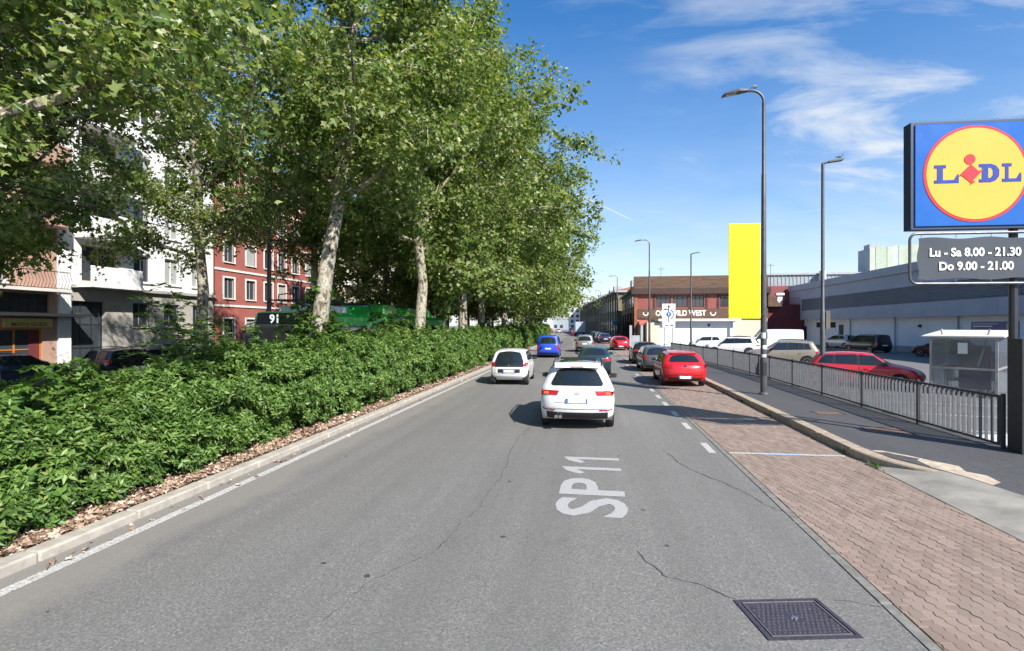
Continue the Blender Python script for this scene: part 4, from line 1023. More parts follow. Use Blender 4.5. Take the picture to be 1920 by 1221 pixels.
    def patch(s, z0, z1, q0, q1, out=.006, front=False, q0b=None, q1b=None, nu=6, nq=8, mb=None, zc=0., rc=0.):
        """panel lying on the rear/front surface between two heights; zc raises the middle"""
        m = mb or MB(); V = []; F = []
        q0b = q0 if q0b is None else q0b; q1b = q1 if q1b is None else q1b
        for a in range(nu+1):
            for b in range(nq+1):
                t = a/nu; u = b/nq; k_ = 1-rc*max(0, (abs(2*t-1)-.55)/.45)**2
                q = k_*((q0+(q1-q0)*u)*(1-t)+(q0b+(q1b-q0b)*u)*t)
                i = s.zidx(z0+(z1-z0)*t+zc*(1-(2*u-1)**2)*t, front); n = s.nor[min(int(i), s.n-1)]; p = s.rib(i, q)
                V.append((p.x*(1+.004*(abs(q) > .9)), p.y+n.x*out, p.z+n.y*out))
        for a in range(nu):
            for b in range(nq): k = a*(nq+1)+b; F.append((k, k+1, k+nq+2, k+nq+1))
        return m.add(V, F)
    def roofpatch(s, y0, y1, q0, q1, out=.008):
        m = MB(); V = []; F = []
        def yi(y):
            for i in range(s.n-1):
                if s.ch[i].x <= y <= s.ch[i+1].x and s.ch[i].y > s.H-.25: return i+(y-s.ch[i].x)/max(1e-6, s.ch[i+1].x-s.ch[i].x)
            return s.n/2
        for a in range(7):
            for b in range(9):
                p = s.rib(yi(y0+(y1-y0)*a/6), q0+(q1-q0)*b/8); V.append((p.x, p.y, p.z+out))
        for a in range(6):
            for b in range(8): k = a*9+b; F.append((k, k+1, k+10, k+9))
        return m.add(V, F)
    def side(s, quad, sg, out=.005, n=5):
        m = MB(); V = []; F = []; a, b, c, d = [Vector(p) for p in quad]
        for i in range(n+1):
            for j in range(n+1):
                u, v = i/n, j/n; p = (a.lerp(b, u)).lerp(d.lerp(c, u), v); V.append((sg*(s.w(p.x, p.y)+out), p.x, p.y))
        for i in range(n):
            for j in range(n): k = i*(n+1)+j; F.append((k, k+1, k+n+2, k+n+1))
        return m.add(V, F)
def wheel_meshes(r, wd=.21, spokes=5):
    t = MB().lathe([(r*.62, -wd/2+.01), (r*.78, -wd/2), (r*.95, -wd/2+.01), (r, -wd/2+.05), (r, wd/2-.05), (r*.95, wd/2-.01), (r*.78, wd/2), (r*.62, wd/2-.01)], 'x', 26).mesh('wheel', True)
    rm = MB().lathe([(r*.64, wd/2-.09), (r*.66, wd/2-.004), (r*.60, wd/2-.004), (r*.57, wd/2-.05), (.001, wd/2-.055)], 'x', 26)
    hub = MB()
    for k in range(spokes):
        a = 2*math.pi*k/spokes; ca_, sa_ = math.cos(a), math.sin(a); ww = r*.10; q = []
        for (rad, hw_) in ((.03, ww*.8), (r*.6, ww*1.3)):
            q += [(rad*ca_-hw_*sa_, rad*sa_+hw_*ca_), (rad*ca_+hw_*sa_, rad*sa_-hw_*ca_)]
        hub.prism([q[0], q[1], q[3], q[2]], 'x', wd/2-.05, wd/2-.012)
    hub.lathe([(r*.17, wd/2-.05), (r*.17, wd/2-.004), (.001, wd/2-.002)], 'x', 12)
    dk = MB().lathe([(r*.56, wd/2-.052), (.001, wd/2-.051)], 'x', 20)
    return t, rm.mesh('rim', True), hub.mesh('spokes', False), dk.mesh('brake', False)
SPECS = {
 'suv': dict(L=4.49, W=1.86, H=1.64, belt=1.02, roofw=.66, wr=.36, wheels=(.88, 3.56), sill=.24, round=.11, rearcurve=.21,
   chain=[(.16, .30), (.05, .42), (0, .62), (.015, .86), (.075, 1.02), (.14, 1.12), (.40, 1.49), (.47, 1.575), (.62, 1.615), (1.3, 1.64), (2.1, 1.635), (2.62, 1.57), (3.38, 1.12), (3.85, 1.04), (4.25, .93), (4.42, .78), (4.49, .5), (4.40, .28)],
   sides=[((.66, 1.15), (1.0, 1.13), (1.02, 1.48), (.80, 1.47)), ((1.06, 1.12), (1.98, 1.09), (1.95, 1.53), (1.08, 1.49)), ((2.05, 1.085), (3.08, 1.06), (2.60, 1.47), (2.02, 1.53))],
   rglass=(1.10, 1.50, .80, .70), lights=(.875, .985, .56, .985), plate=.76, trim=(.30, .47, .86), rails=True, wind=(1.14, 1.54)),
 'crossover': dict(L=4.32, W=1.80, H=1.66, belt=1.0, roofw=.74, wr=.34, wheels=(.82, 3.49), sill=.26,
   chain=[(.14, .32), (.04, .45), (0, .65), (.03, .92), (.12, 1.08), (.40, 1.50), (.52, 1.60), (1.3, 1.66), (2.0, 1.64), (2.42, 1.56), (3.12, 1.12), (3.7, 1.03), (4.1, .92), (4.26, .76), (4.32, .5), (4.24, .3)],
   sides=[((.62, 1.13), (.92, 1.12), (.94, 1.46), (.76, 1.45)), ((1.0, 1.11), (1.85, 1.08), (1.82, 1.53), (1.02, 1.49)), ((1.92, 1.075), (2.86, 1.05), (2.40, 1.47), (1.89, 1.53))],
   rglass=(1.10, 1.50, .80, .72), lights=(.78, 1.02, .80, .985), plate=.80, trim=(.32, .52, .9), rails=True, wind=(1.14, 1.54)),
 'hatch': dict(L=4.36, W=1.82, H=1.47, belt=.93, roofw=.70, wr=.32, wheels=(.82, 3.47), rearcurve=.20,
   chain=[(.17, .27), (.05, .40), (0, .58), (.03, .80), (.10, .93), (.22, 1.02), (.58, 1.32), (.70, 1.395), (.9, 1.43), (1.5, 1.47), (2.05, 1.465), (2.48, 1.40), (3.22, 1.01), (3.85, .89), (4.20, .76), (4.33, .6), (4.36, .45), (4.28, .24)],
   sides=[((.72, 1.06), (1.05, 1.03), (1.12, 1.34), (.95, 1.31)), ((1.12, 1.02), (1.98, .99), (1.96, 1.38), (1.18, 1.35)), ((2.05, .985), (2.98, .97), (2.48, 1.32), (2.03, 1.38))],
   rglass=(1.04, 1.31, .78, .68), lights=(.80, .98, .60, .985), plate=.42, trim=(.27, .40, .8), rails=False, wind=(1.04, 1.37)),
 'mini': dict(L=3.60, W=1.66, H=1.55, belt=.98, roofw=.75, wr=.30, wheels=(.50, 2.99), rearcurve=.12,
   chain=[(.12, .30), (.03, .42), (0, .60), (.01, .85), (.06, .98), (.30, 1.41), (.38, 1.475), (.55, 1.51), (1.1, 1.55), (1.8, 1.54), (2.22, 1.46), (2.92, 1.05), (3.28, .95), (3.50, .80), (3.58, .6), (3.60, .45), (3.53, .26)],
   sides=[((.50, 1.10), (1.22, 1.06), (1.22, 1.43), (.66, 1.40)), ((1.30, 1.06), (2.62, 1.03), (2.15, 1.40), (1.28, 1.44))],
   rglass=(.84, 1.43, .86, .76), lights=(.82, 1.00, .80, .985), plate=.62, trim=(.0, .0, .0), rails=False, wind=(1.08, 1.43)),
 'minivan': dict(L=4.21, W=1.83, H=1.82, belt=1.06, roofw=.80, wr=.32, wheels=(.72, 3.42), rearcurve=.10,
   chain=[(.10, .32), (.02, .44), (0, .62), (.01, 1.0), (.04, 1.12), (.16, 1.66), (.22, 1.75), (.40, 1.79), (1.2, 1.82), (2.2, 1.80), (2.62, 1.70), (3.30, 1.18), (3.75, 1.05), (4.05, .90), (4.18, .7), (4.21, .48), (4.12, .28)],
   sides=[((.35, 1.14), (1.15, 1.13), (1.15, 1.62), (.42, 1.62)), ((1.22, 1.13), (2.02, 1.12), (2.0, 1.66), (1.22, 1.64)), ((2.10, 1.12), (3.05, 1.10), (2.58, 1.60), (2.08, 1.66))],
   rglass=(1.14, 1.62, .80, .76), lights=(.62, 1.06, .86, .985), plate=.74, trim=(.32, .44, .9), rails=False, wind=(1.2, 1.68)),
 'wagon': dict(L=4.19, W=1.70, H=1.47, belt=.92, roofw=.73, wr=.30, wheels=(.80, 3.28),
   chain=[(.14, .28), (.04, .40), (0, .58), (.02, .82), (.08, .92), (.36, 1.30), (.44, 1.375), (.62, 1.41), (1.3, 1.465), (2.0, 1.455), (2.42, 1.38), (3.02, 1.0), (3.62, .87), (4.0, .74), (4.15, .60), (4.19, .44), (4.11, .24)],
   sides=[((.46, 1.0), (.98, .985), (1.0, 1.34), (.68, 1.31)), ((1.08, .98), (1.86, .965), (1.82, 1.375), (1.08, 1.35)), ((1.96, .96), (2.86, .945), (2.38, 1.31), (1.92, 1.375))],
   rglass=(.96, 1.31, .80, .72), lights=(.68, .92, .80, .985), plate=.60, trim=(.28, .40, .86), rails=True, wind=(1.02, 1.36)),
 'sedan': dict(L=4.45, W=1.76, H=1.45, belt=.93, roofw=.70, wr=.31, wheels=(.95, 3.55),
   chain=[(.14, .28), (.04, .42), (0, .60), (.02, .84), (.10, .97), (.40, 1.01), (.58, 1.05), (1.10, 1.345), (1.25, 1.39), (1.7, 1.445), (2.2, 1.44), (2.62, 1.36), (3.30, .99), (3.95, .87), (4.3, .74), (4.42, .6), (4.45, .44), (4.36, .24)],
   sides=[((.95, 1.03), (1.2, 1.015), (1.30, 1.29), (1.18, 1.27)), ((1.26, 1.01), (2.08, .99), (2.06, 1.36), (1.38, 1.32)), ((2.15, .985), (3.08, .97), (2.60, 1.29), (2.12, 1.36))],
   rglass=(1.06, 1.33, .74, .66), lights=(.76, .93, .62, .985), plate=.66, trim=(.28, .38, .8), rails=False, wind=(1.02, 1.34)),
 'van': dict(L=5.2, W=1.98, H=2.22, belt=1.15, roofw=.86, wr=.34, wheels=(1.0, 4.2), rearcurve=.05,
   chain=[(.08, .36), (.02, .5), (0, .8), (.0, 1.3), (.02, 2.0), (.06, 2.13), (.2, 2.19), (1.5, 2.22), (3.3, 2.20), (3.7, 2.10), (4.40, 1.38), (4.85, 1.18), (5.08, .95), (5.18, .7), (5.2, .45), (5.12, .3)],
   sides=[((3.2, 1.28), (4.25, 1.24), (3.85, 1.82), (3.2, 1.92))],
   rglass=(1.35, 1.85, .80, .80), lights=(.8, 1.3, .90, .99), plate=.7, trim=(.36, .5, .9), rails=False, wind=(1.42, 2.05)),
}
PROTO = {}
def proto(kind):
    if kind in PROTO: return PROTO[kind]
    sp = SPECS[kind]; s = CarShape(sp); parts = []     # (name, mesh, material key, parent index or None)
    bd = s.body(); parts.append(('body', bd, 'PAINT', None))
    def add(name, mb, mat, par=None, smooth=True):
        me = mb.mesh(name, smooth) if isinstance(mb, MB) else mb
        me.materials.append(mat if mat != 'PAINT' else None); parts.append((name, me, mat, par)); return len(parts)-1
    rg = sp['rglass']
    g_ = add('rear_window', s.patch(rg[0], rg[1], -rg[2], rg[2], .007, False, -rg[3], rg[3], zc=.03, nu=12, nq=12, rc=.10), M_glass)
    add('windscreen', s.patch(sp['wind'][0], sp['wind'][1], -.86, .86, .007, True, -.78, .78), M_glass)
    for sg in (-1, 1):
        for q in sp['sides']:
            add('side_window', s.side(q, sg, .007), M_glass)
        # window surround: one dark band behind the panes
        a, b = sp['sides'][0], sp['sides'][-1]
        if len(sp['sides']) > 1: add('window_surround', s.side(((a[0][0]-.05, a[0][1]-.03), (b[1][0]+.07, b[1][1]-.03), (b[2][0]+.03, b[2][1]+.03), (a[3][0]-.04, a[3][1]+.03)), sg, .0035, 8), M_black)
        l = sp['lights']; q0, q1 = sorted((sg*l[2], sg*l[3]))
        lit = kind == 'suv'
        li = add('tail_light', (s.patch(l[0], l[1], q0, q1, .010) if kind != 'suv' else s.patch(l[0], l[1], *((sg*l[2], sg*l[3])), .010, False, sg*(l[2]-.06), sg*l[3])), M_redl)
        if lit: add('lit_band', s.patch(l[0]+.025, l[1]-.035, min(sg*.80, sg*.93), max(sg*.80, sg*.93), .014, nu=2), M_redlit, li)
        add('tail_light_side', s.side(((.19, l[0]+.01), (.36, l[0]+.05), (.34, l[1]-.01), (.21, l[1])), sg, .006, 3), M_redl)
        hz = sp['chain'][-4][1]; q0, q1 = sorted((sg*.55, sg*.93))
        add('headlight', s.patch(hz-.13, hz+.0, q0, q1, .008, True), M_clear)
        # door seams and handles
        sm = MB()
        zlo = .34
        for yv in {round(q[1][0]+.035, 3) for q in sp['sides'][(-2 if len(sp['sides']) > 1 else -1):]} | {round(sp['sides'][-1][0][0]-.035, 3)}:
            q = s.side(((yv-.006, zlo), (yv+.006, zlo), (yv+.006, s.zb+.02), (yv-.006, s.zb+.02)), sg, .003, 4); sm.add(q.v, q.f)
        add('door_seam', sm, M_black)
        for q in sp['sides'][-2:]:
            yv = q[0][0]+.12; zz = s.zb-.12; xx = s.w(yv, zz)
            xa, xb = sorted((sg*(xx-.005), sg*(xx+.03))); add('door_handle', MB().bbox(xa, xb, yv, yv+.17, zz-.014, zz+.014, b=.008), 'PAINT', None, False)
        # mirrors
        ym = sp['sides'][-1][1][0]-.08; zm = s.zb+.08; xm = s.w(ym, zm); mm = MB()
        mm.add([(sg*(xm+.04), ym-.05, zm-.07), (sg*(xm+.24), ym-.07, zm-.06), (sg*(xm+.25), ym-.06, zm+.06), (sg*(xm+.05), ym-.04, zm+.08),
                (sg*(xm+.05), ym+.09, zm-.05), (sg*(xm+.20), ym+.05, zm-.04), (sg*(xm+.20), ym+.05, zm+.04), (sg*(xm+.06), ym+.09, zm+.05)],
               [(0,1,2,3),(7,6,5,4),(0,4,5,1),(1,5,6,2),(2,6,7,3),(3,7,4,0)])
        mi = add('mirror', mm, M_black, None, False)
        xa, xb = sorted((sg*(xm-.04), sg*(xm+.06))); add('mirror_arm', MB().box(xa, xb, ym-.02, ym+.05, zm-.075, zm-.045), M_black, mi, False)
        if sp['rails']:
            ys_ = [sp['sides'][0][3][0]-.1, sp['sides'][0][3][0]+.05, (sp['sides'][0][3][0]+sp['sides'][-1][2][0])/2, sp['sides'][-1][2][0]-.15, sp['sides'][-1][2][0]]
            zs_ = [s.H-.10, s.H-.02, s.H+.015, s.H-.015, s.H-.08]
            add('roof_rail', MB().tube([(sg*(s.w(y, s.H-.05)-.03), y, z+.025) for y, z in zip(ys_, zs_)], .018, 6), M_black)
    if sp['trim'][2] > 0: add('bumper_trim', s.patch(sp['trim'][0], sp['trim'][1], -sp['trim'][2], sp['trim'][2], .012), M_black)
    if kind != 'suv':
        zs_ = max(sp['trim'][1]+.07, .5); add('bumper_seam', s.patch(zs_, zs_+.009, -.93, .93, .005, nu=1, nq=12), M_black)
        for sg in (-1, 1): add('tailgate_seam', s.patch(zs_+.01, max(sp['lights'][0], zs_+.1), *sorted((sg*.77, sg*.782)), .005, nq=1), M_black)
        add('wiper', s.patch(sp['rglass'][0]+.03, sp['rglass'][0]+.05, -.02, .42, .02, nu=1, nq=4), M_black)
    # plate
    i = s.zidx(sp['plate']); p = s.rib(i, 0); pl_ = add('number_plate', MB().bbox(-.26, .26, p.y-.022, p.y+.03, sp['plate']-.056, sp['plate']+.056, b=.006), M_plate, None, False)
    for sg in (-1, 1): add('plate_band', MB().box(*sorted((sg*.258, sg*.215)), p.y-.0245, p.y-.0215, sp['plate']-.05, sp['plate']+.05), M_plateb, pl_, False)
    if kind == 'mini':
        add('plate_recess', s.patch(.55, .71, -.62, .62, .009), M_black)
        add('tail_panel', s.patch(.80, .90, -.8, .8, .009), M_glass)
    if kind == 'suv':
        add('rear_spoiler', MB().add([(-.56, .30, 1.535), (.56, .30, 1.535), (.58, .60, 1.60), (-.58, .60, 1.60), (-.55, .32, 1.575), (.55, .32, 1.575), (.58, .62, 1.635), (-.58, .62, 1.635)], [(3,2,1,0),(4,5,6,7),(0,1,5,4),(1,2,6,5),(2,3,7,6),(3,0,4,7)]), 'PAINT', None, False)
        add('brake_light', MB().box(-.16, .16, .294, .299, 1.548, 1.566), M_redl, None, False)
        add('sunroof', s.roofpatch(1.05, 2.1, -.78, .78), M_glass)
        add('sunroof_deflector', MB().box(-.5, .5, 1.98, 2.04, s.H-.01, s.H+.05), M_black, None, False)
        for sg in (-1, 1): add('reflector_strip', s.patch(.505, .535, *sorted((sg*.62, sg*.95)), .010, nu=1), M_redl)
        add('bumper_crease', s.patch(.545, .555, -.95, .95, .006, nu=1, nq=12), M_black)
        add('tailgate_seam', s.patch(.70, .708, -.62, .62, .006, nu=1, nq=12), pm('shadow_gap', (.2, .2, .2), .7))
        for x in (-.50, -.40): add('tailpipe', MB().lathe([(.045, -.02), (.045, .12), (.036, .12), (.036, 0)], 'y', 12, (x, .02, .36)), M_chrome)
        i = s.zidx(.93); p = s.rib(i, 0); em = MB(); n = 20
        for k in range(n):
            a, b = 2*math.pi*k/n, 2*math.pi*(k+1)/n
            q = [(.062*math.cos(a), .062*math.sin(a)), (.062*math.cos(b), .062*math.sin(b)), (.053*math.cos(b), .053*math.sin(b)), (.053*math.cos(a), .053*math.sin(a))]
            em.add([(x, p.y-.016, p.z+z) for x, z in q], [(0, 1, 2, 3)])
        def stroke(a, b, w_=.009):
            a, b = Vector(a), Vector(b); d = (b-a).normalized(); nn = Vector((-d.y, d.x))*w_*.5
            em.add([(v.x, p.y-.017, p.z+v.y) for v in (a-nn, a+nn, b+nn, b-nn)], [(0, 1, 2, 3)])
        stroke((-.026, .046), (0, .004)); stroke((0, .004), (.026, .046)); stroke((-.046, .024), (-.022, -.044)); stroke((-.022, -.044), (0, 0)); stroke((0, 0), (.022, -.044)); stroke((.022, -.044), (.046, .024))
        add('badge', em, pm('badge_silver', (.36, .37, .40), .25, .8), None, False)
        add('wiper', MB().box(-.30, .02, .118, .13, 1.13, 1.145), M_black, None, False)
    if kind == 'hatch':
        i = s.zidx(.88); p = s.rib(i, 0); add('badge', MB().lathe([(.001, -.018), (.055, -.016), (.055, 0)], 'y', 16, (0, p.y, p.z)), pm('badge_dark', (.03, .05, .15), .25, .4))
        add('rear_spoiler', MB().bbox(-.52, .52, .60, .86, 1.375, 1.425, b=.015), 'PAINT', None, False)
    if kind == 'mini':
        i = s.zidx(.87); p = s.rib(i, 0)
        em = MB().add([(0, p.y-.02, p.z+.055), (.03, p.y-.02, p.z), (0, p.y-.02, p.z-.055), (-.03, p.y-.02, p.z), (0, p.y-.02, p.z+.03), (.015, p.y-.02, p.z), (0, p.y-.02, p.z-.03), (-.015, p.y-.02, p.z)], [(0,1,5,4),(1,2,6,5),(2,3,7,6),(3,0,4,7)])
        add('badge', em, M_chrome, None, False)
    if kind == 'minivan':
        add('door_split', s.patch(.45, 1.72, -.006, .006, .006, nq=1), M_black); 
        for sg in (-1, 1): pass
    t, rm, hb, dk = wheel_meshes(sp['wr'])
    for me, mt in ((t, M_tyre), (rm, M_rim), (hb, M_rim), (dk, M_black)): me.materials.append(mt)
    PROTO[kind] = (s, parts, (t, rm, hb, dk)); return PROTO[kind]
def car(kind, col, x, y, heading, label, cat='car', group=None, name=None, sc=(1, 1, 1), centre=False, z=0., plain=False):
    """heading: angle of the nose, degrees from +Y towards -X; (x, y) is the rear centre unless centre"""
    s, parts, wh = proto(kind); a = R(heading)
    if centre: x += math.sin(a)*s.L/2; y -= math.cos(a)*s.L/2
    o = thing(name or 'car', (x, y, z), label, cat, group, a); o.scale = sc; made = []
    SMALL = ('door_seam', 'door_handle', 'plate_band', 'window_surround', 'mirror_arm', 'bumper_crease', 'tail_light_side', 'bumper_seam', 'tailgate_seam', 'wiper')
    for (n, me, mt, par) in parts:
        if plain and n in SMALL: made.append(None); continue
        q = bpy.data.objects.new(n, me); C.objects.link(q); q.parent = o if par is None else made[par]; made.append(q)
        if n == 'body':
            if len(me.materials) < 2: me.materials.clear(); me.materials.append(P[col]); me.materials.append(M_black)
            q.material_slots[0].link = 'OBJECT'; q.material_slots[0].material = P[col]
        elif mt == 'PAINT':
            q.material_slots[0].link = 'OBJECT'; q.material_slots[0].material = P[col]
    for yw in s.sp['wheels']:
        for sg in (-1, 1):
            q = bpy.data.objects.new('wheel', wh[0]); C.objects.link(q); q.parent = o; q.location = (sg*(s.hw-.115), yw, s.sp['wr']); q.rotation_euler = (rng.uniform(0, 6), 0, 0 if sg > 0 else math.pi)
            for me, nn in zip(wh[1:], ('rim', 'spokes', 'brake')):
                k = bpy.data.objects.new(nn, me); C.objects.link(k); k.parent = q
    return o
DRV = 'vehicles driving on the road'; PKD = 'cars parked in the bays along the kerb'; LOT = 'vehicles in the store car park'; SRV = 'cars parked along the service road'
car('suv', 'white', -.30, 12.5, 0, 'white SUV with lit tail lights driving directly ahead of the camera', 'SUV', DRV, 'suv')
car('mini', 'white', -3.42, 21.7, 1, 'small white hatchback with black glass tailgate in the left lane', 'car', DRV)
car('minivan', 'blue', -3.25, 40.6, 1, 'bright blue minivan in the left lane beyond the small white hatchback', 'van', DRV, 'minivan')
car('sedan', 'teal', .25, 26.4, 0, 'dark teal car mostly hidden in front of the white SUV', 'car', DRV)
car('crossover', 'grey', -.45, 50.0, 0, 'grey crossover farther up the right lane', 'car', DRV)
car('hatch', 'red', 3.95, 22.1, -.5, 'red hatchback parked nearest in the paved bays', 'car', PKD)
car('wagon', 'darkgrey', 3.75, 28.9, .5, 'grey estate car parked in front of the nearest red hatchback', 'car', PKD)
car('hatch', 'black', 3.75, 34.6, 0, 'black car parked third in line, ahead of the grey estate', 'car', PKD)
car('hatch', 'red', 3.25, 54.0, 2, 'red hatchback parked alone farther up by the timbered restaurant', 'car', PKD)
for i, (y, k, c_, x) in enumerate(((74, 'sedan', 'navy', 2.3), (80, 'hatch', 'black', 2.0), (86, 'wagon', 'maroon', 1.8), (92, 'hatch', 'darkgrey', 1.5), (98.5, 'sedan', 'black', 1.2))):
    car(k, c_, x, y, 2.5, ['navy saloon parked in the shade of the long building, nearest one', 'black hatchback parked behind the navy saloon in the shade', 'maroon estate parked in the shade of the long building', 'dark grey hatchback parked in the shade of the long building', 'farthest black saloon parked in the shade of the long building'][i], 'car', PKD, plain=True)
car('wagon', 'redp', 11.6, 23.9, -114, 'bright red estate car parked nearest behind the railing', 'car', LOT, centre=True)
car('crossover', 'beige', 12.2, 35.0, 72, 'beige crossover parked behind the lamp post in the car park', 'car', LOT, centre=True)
car('suv', 'white', 12.1, 46.3, 72, 'white SUV parked in the car park beside the beige crossover', 'SUV', LOT, 'suv', centre=True)
car('mini', 'white', 12.0, 55.5, 76, 'small white car parked farthest left in the car park', 'car', LOT, centre=True, plain=True)
car('van', 'white', 18.0, 54.0, 78, 'white panel van parked behind the white SUV', 'van', LOT, 'panel_van', centre=True)
car('mini', 'silver', 28.4, 63.5, 20, 'small silver car in the shade of the store wall', 'car', LOT, centre=True, plain=True)
car('minivan', 'black', 26.9, 54.6, 12, 'black people carrier in the shade of the store wall', 'car', LOT, 'minivan', centre=True, sc=(1, 1.05, .96))
car('hatch', 'maroon', 28.6, 46.6, 35, 'dark maroon hatchback in the shade behind the trolley shelter', 'car', LOT, centre=True)
car('sedan', 'black', -12.2, 15.0, 178, 'black saloon half hidden behind the hedge in the bus lane', 'car', None)
for i, (x, y, k, c_) in enumerate(((-23.6, 15.5, 'hatch', 'navy'), (-23.6, 21.2, 'wagon', 'black'), (-23.6, 27.2, 'sedan', 'silver'), (-23.6, 33.0, 'crossover', 'darkgrey'))):
    car(k, c_, x, y, 0, ['navy car parked before the motorcycle shop', 'black estate parked before the dark doorway of the white house', 'silver saloon parked before the barred windows of the white house', 'dark grey crossover parked before the red house'][i], 'car', SRV)
car('minivan', 'white', -6.2, 176, 8, 'white van far off at the end of the road', 'van', 'distant traffic', 'minivan', plain=True)
car('hatch', 'red', -13.5, 182, 8, 'red car far off at the left end of the road', 'car', 'distant traffic', plain=True)
car('sedan', 'silver', -10.0, 170, 8, 'silver saloon far off in the middle of the road', 'car', 'distant traffic', plain=True)
# ------------------------------------------------------------------ trolleybus
M_bgreen = paint('bus_green', (.035, .52, .08)); M_bdark = paint('bus_dark', (.02, .025, .028)); M_bellow = pm('bellows_grey', (.38, .38, .40), .7, 0, .1, 6)
bus = thing('trolleybus', (-11.9, 18.6, 0), 'green articulated trolleybus showing number 91, half hidden by the hedge', 'bus')
def bus_section(y0, y1, name):
    o = MB(); w_ = 1.27
    prof = [(-w_, .35), (-w_, 2.55), (-w_+.03, 2.95), (-w_+.22, 3.14), (w_-.22, 3.14), (w_-.03, 2.95), (w_, 2.55), (w_, .35)]
    return MB().prism(prof, 'y', y0, y1).build(name, M_bgreen, bus)
f_ = bus_section(0, 9.2, 'front_body'); r_ = bus_section(10.6, 18.0, 'rear_body')
for par, y0, y1 in ((f_, .5, 9.1), (r_, 10.7, 17.9)):
    for sg in (-1, 1):
        x = sg*1.272; box('lower_skirt', M_bdark, par, *sorted((x, x+sg*.012)), y0-.4, y1, .4, .95)
        n = int((y1-y0)/1.45)
        for k in range(n):
            a = y0+(y1-y0)*k/n; bq = y0+(y1-y0)*(k+1)/n
            box('side_window', M_glass, par, *sorted((x, x+sg*.014)), a+.03, bq-.03, 1.0, 2.58)
MB().prism([(-1.2, 1.0), (1.2, 1.0), (1.17, 2.62), (-1.17, 2.62)], 'y', -.035, -.004).build('windscreen', M_glass, f_)
ds = MB().prism([(-1.17, 2.63), (1.17, 2.63), (1.08, 3.08), (-1.08, 3.08)], 'y', -.05, -.004).build('destination_display', M_black, f_)
M_led = NT('led_white'); M_led = M_led.out(M_led.bsdf((.8, .8, .78), .6, 0, None, 0, .3, **{'Emission Color': (1, 1, .95, 1), 'Emission Strength': .45}))
text('route_number', '91', .46, M_led, ds, (-.35, -.056, 2.83), (R(90), 0, 0), .012)
MB().bbox(-1.22, 1.22, -.06, -.004, .36, .98, b=.02).build('front_bumper', M_bdark, f_)
for sg in (-1, 1):
    MB().lathe([(.001, -.03), (.13, -.02), (.13, 0)], 'y', 12, (sg*.9, -.06, .72)).build('headlight', M_clear, f_)
    MB().tube([(sg*1.2, -.05, 2.7), (sg*1.42, -.3, 2.6), (sg*1.45, -.32, 2.2)], .025, 6).box(*sorted((sg*1.36, sg*1.52)), -.36, -.28, 1.85, 2.25).build('mirror', M_bdark, f_)
bl = MB()
for k in range(9):
    a = 9.2+k*.1555; bl.prism([(-1.2, .45), (-1.2, 2.95), (-.95, 3.2), (.95, 3.2), (1.2, 2.95), (1.2, .45)], 'y', a+.02, a+.135)
bl.prism([(-1.1, .5), (-1.1, 2.9), (-.9, 3.1), (.9, 3.1), (1.1, 2.9), (1.1, .5)], 'y', 9.2, 10.6); bl.build('bellows', M_bellow, bus)
# roof equipment: humps of cladding and the boom rack
MB().prism([(6.2, 3.15), (9.15, 3.15), (9.1, 3.5), (8.7, 3.68), (7.2, 3.68), (6.6, 3.5)], 'x', -1.1, 1.1).build('roof_fairing', M_bgreen, f_)
MB().prism([(10.7, 3.15), (15.5, 3.15), (15.3, 3.5), (14.9, 3.62), (11.2, 3.62), (10.75, 3.5)], 'x', -1.1, 1.1).build('roof_fairing', M_bgreen, r_)
MB().prism([(1.2, 3.15), (3.4, 3.15), (3.2, 3.42), (1.4, 3.42)], 'x', -1.0, 1.0).build('roof_unit', pm('roof_unit_white', (.6, .6, .6), .6), f_)
rk = MB()
for sg in (-.95, .95): rk.tube([(sg, .3, 3.14), (sg, .5, 3.62), (sg, 5.8, 3.62), (sg, 6.0, 3.14)], .03, 6); 
for y in (.5, 1.6, 2.7, 3.8, 4.9, 5.8): rk.tube([(-.95, y, 3.62), (.95, y, 3.62)], .025, 6)
rk.tube([(-.5, .4, 3.62), (-.45, .35, 3.82), (-.1, .35, 3.86), (.25, .35, 3.82), (.3, .4, 3.62)], .025, 6); rk.build('boom_rack', M_dark, f_)
for sg in (-.35, .35): MB().tube([(sg, 13.6, 3.66), (sg, 14.4, 3.85), (sg*.95, 19.4, 5.50)], [.05, .04, .025], 6).build('trolley_boom', M_dark, r_)
t_, rm_, hb_, dk_ = wheel_meshes(.48, .28)
for me, mt in ((t_, M_tyre), (rm_, M_rim), (hb_, M_rim), (dk_, M_black)): me.materials.append(mt)
for yw in (2.7, 8.0, 14.6):
    for sg in (-1, 1):
        q = link('wheel', t_, None, bus); q.location = (sg*1.15, yw, .48); q.rotation_euler = (0, 0, 0 if sg > 0 else math.pi)
        for me, nn in ((rm_, 'rim'), (hb_, 'spokes'), (dk_, 'hub_backing')): link(nn, me, None, q)
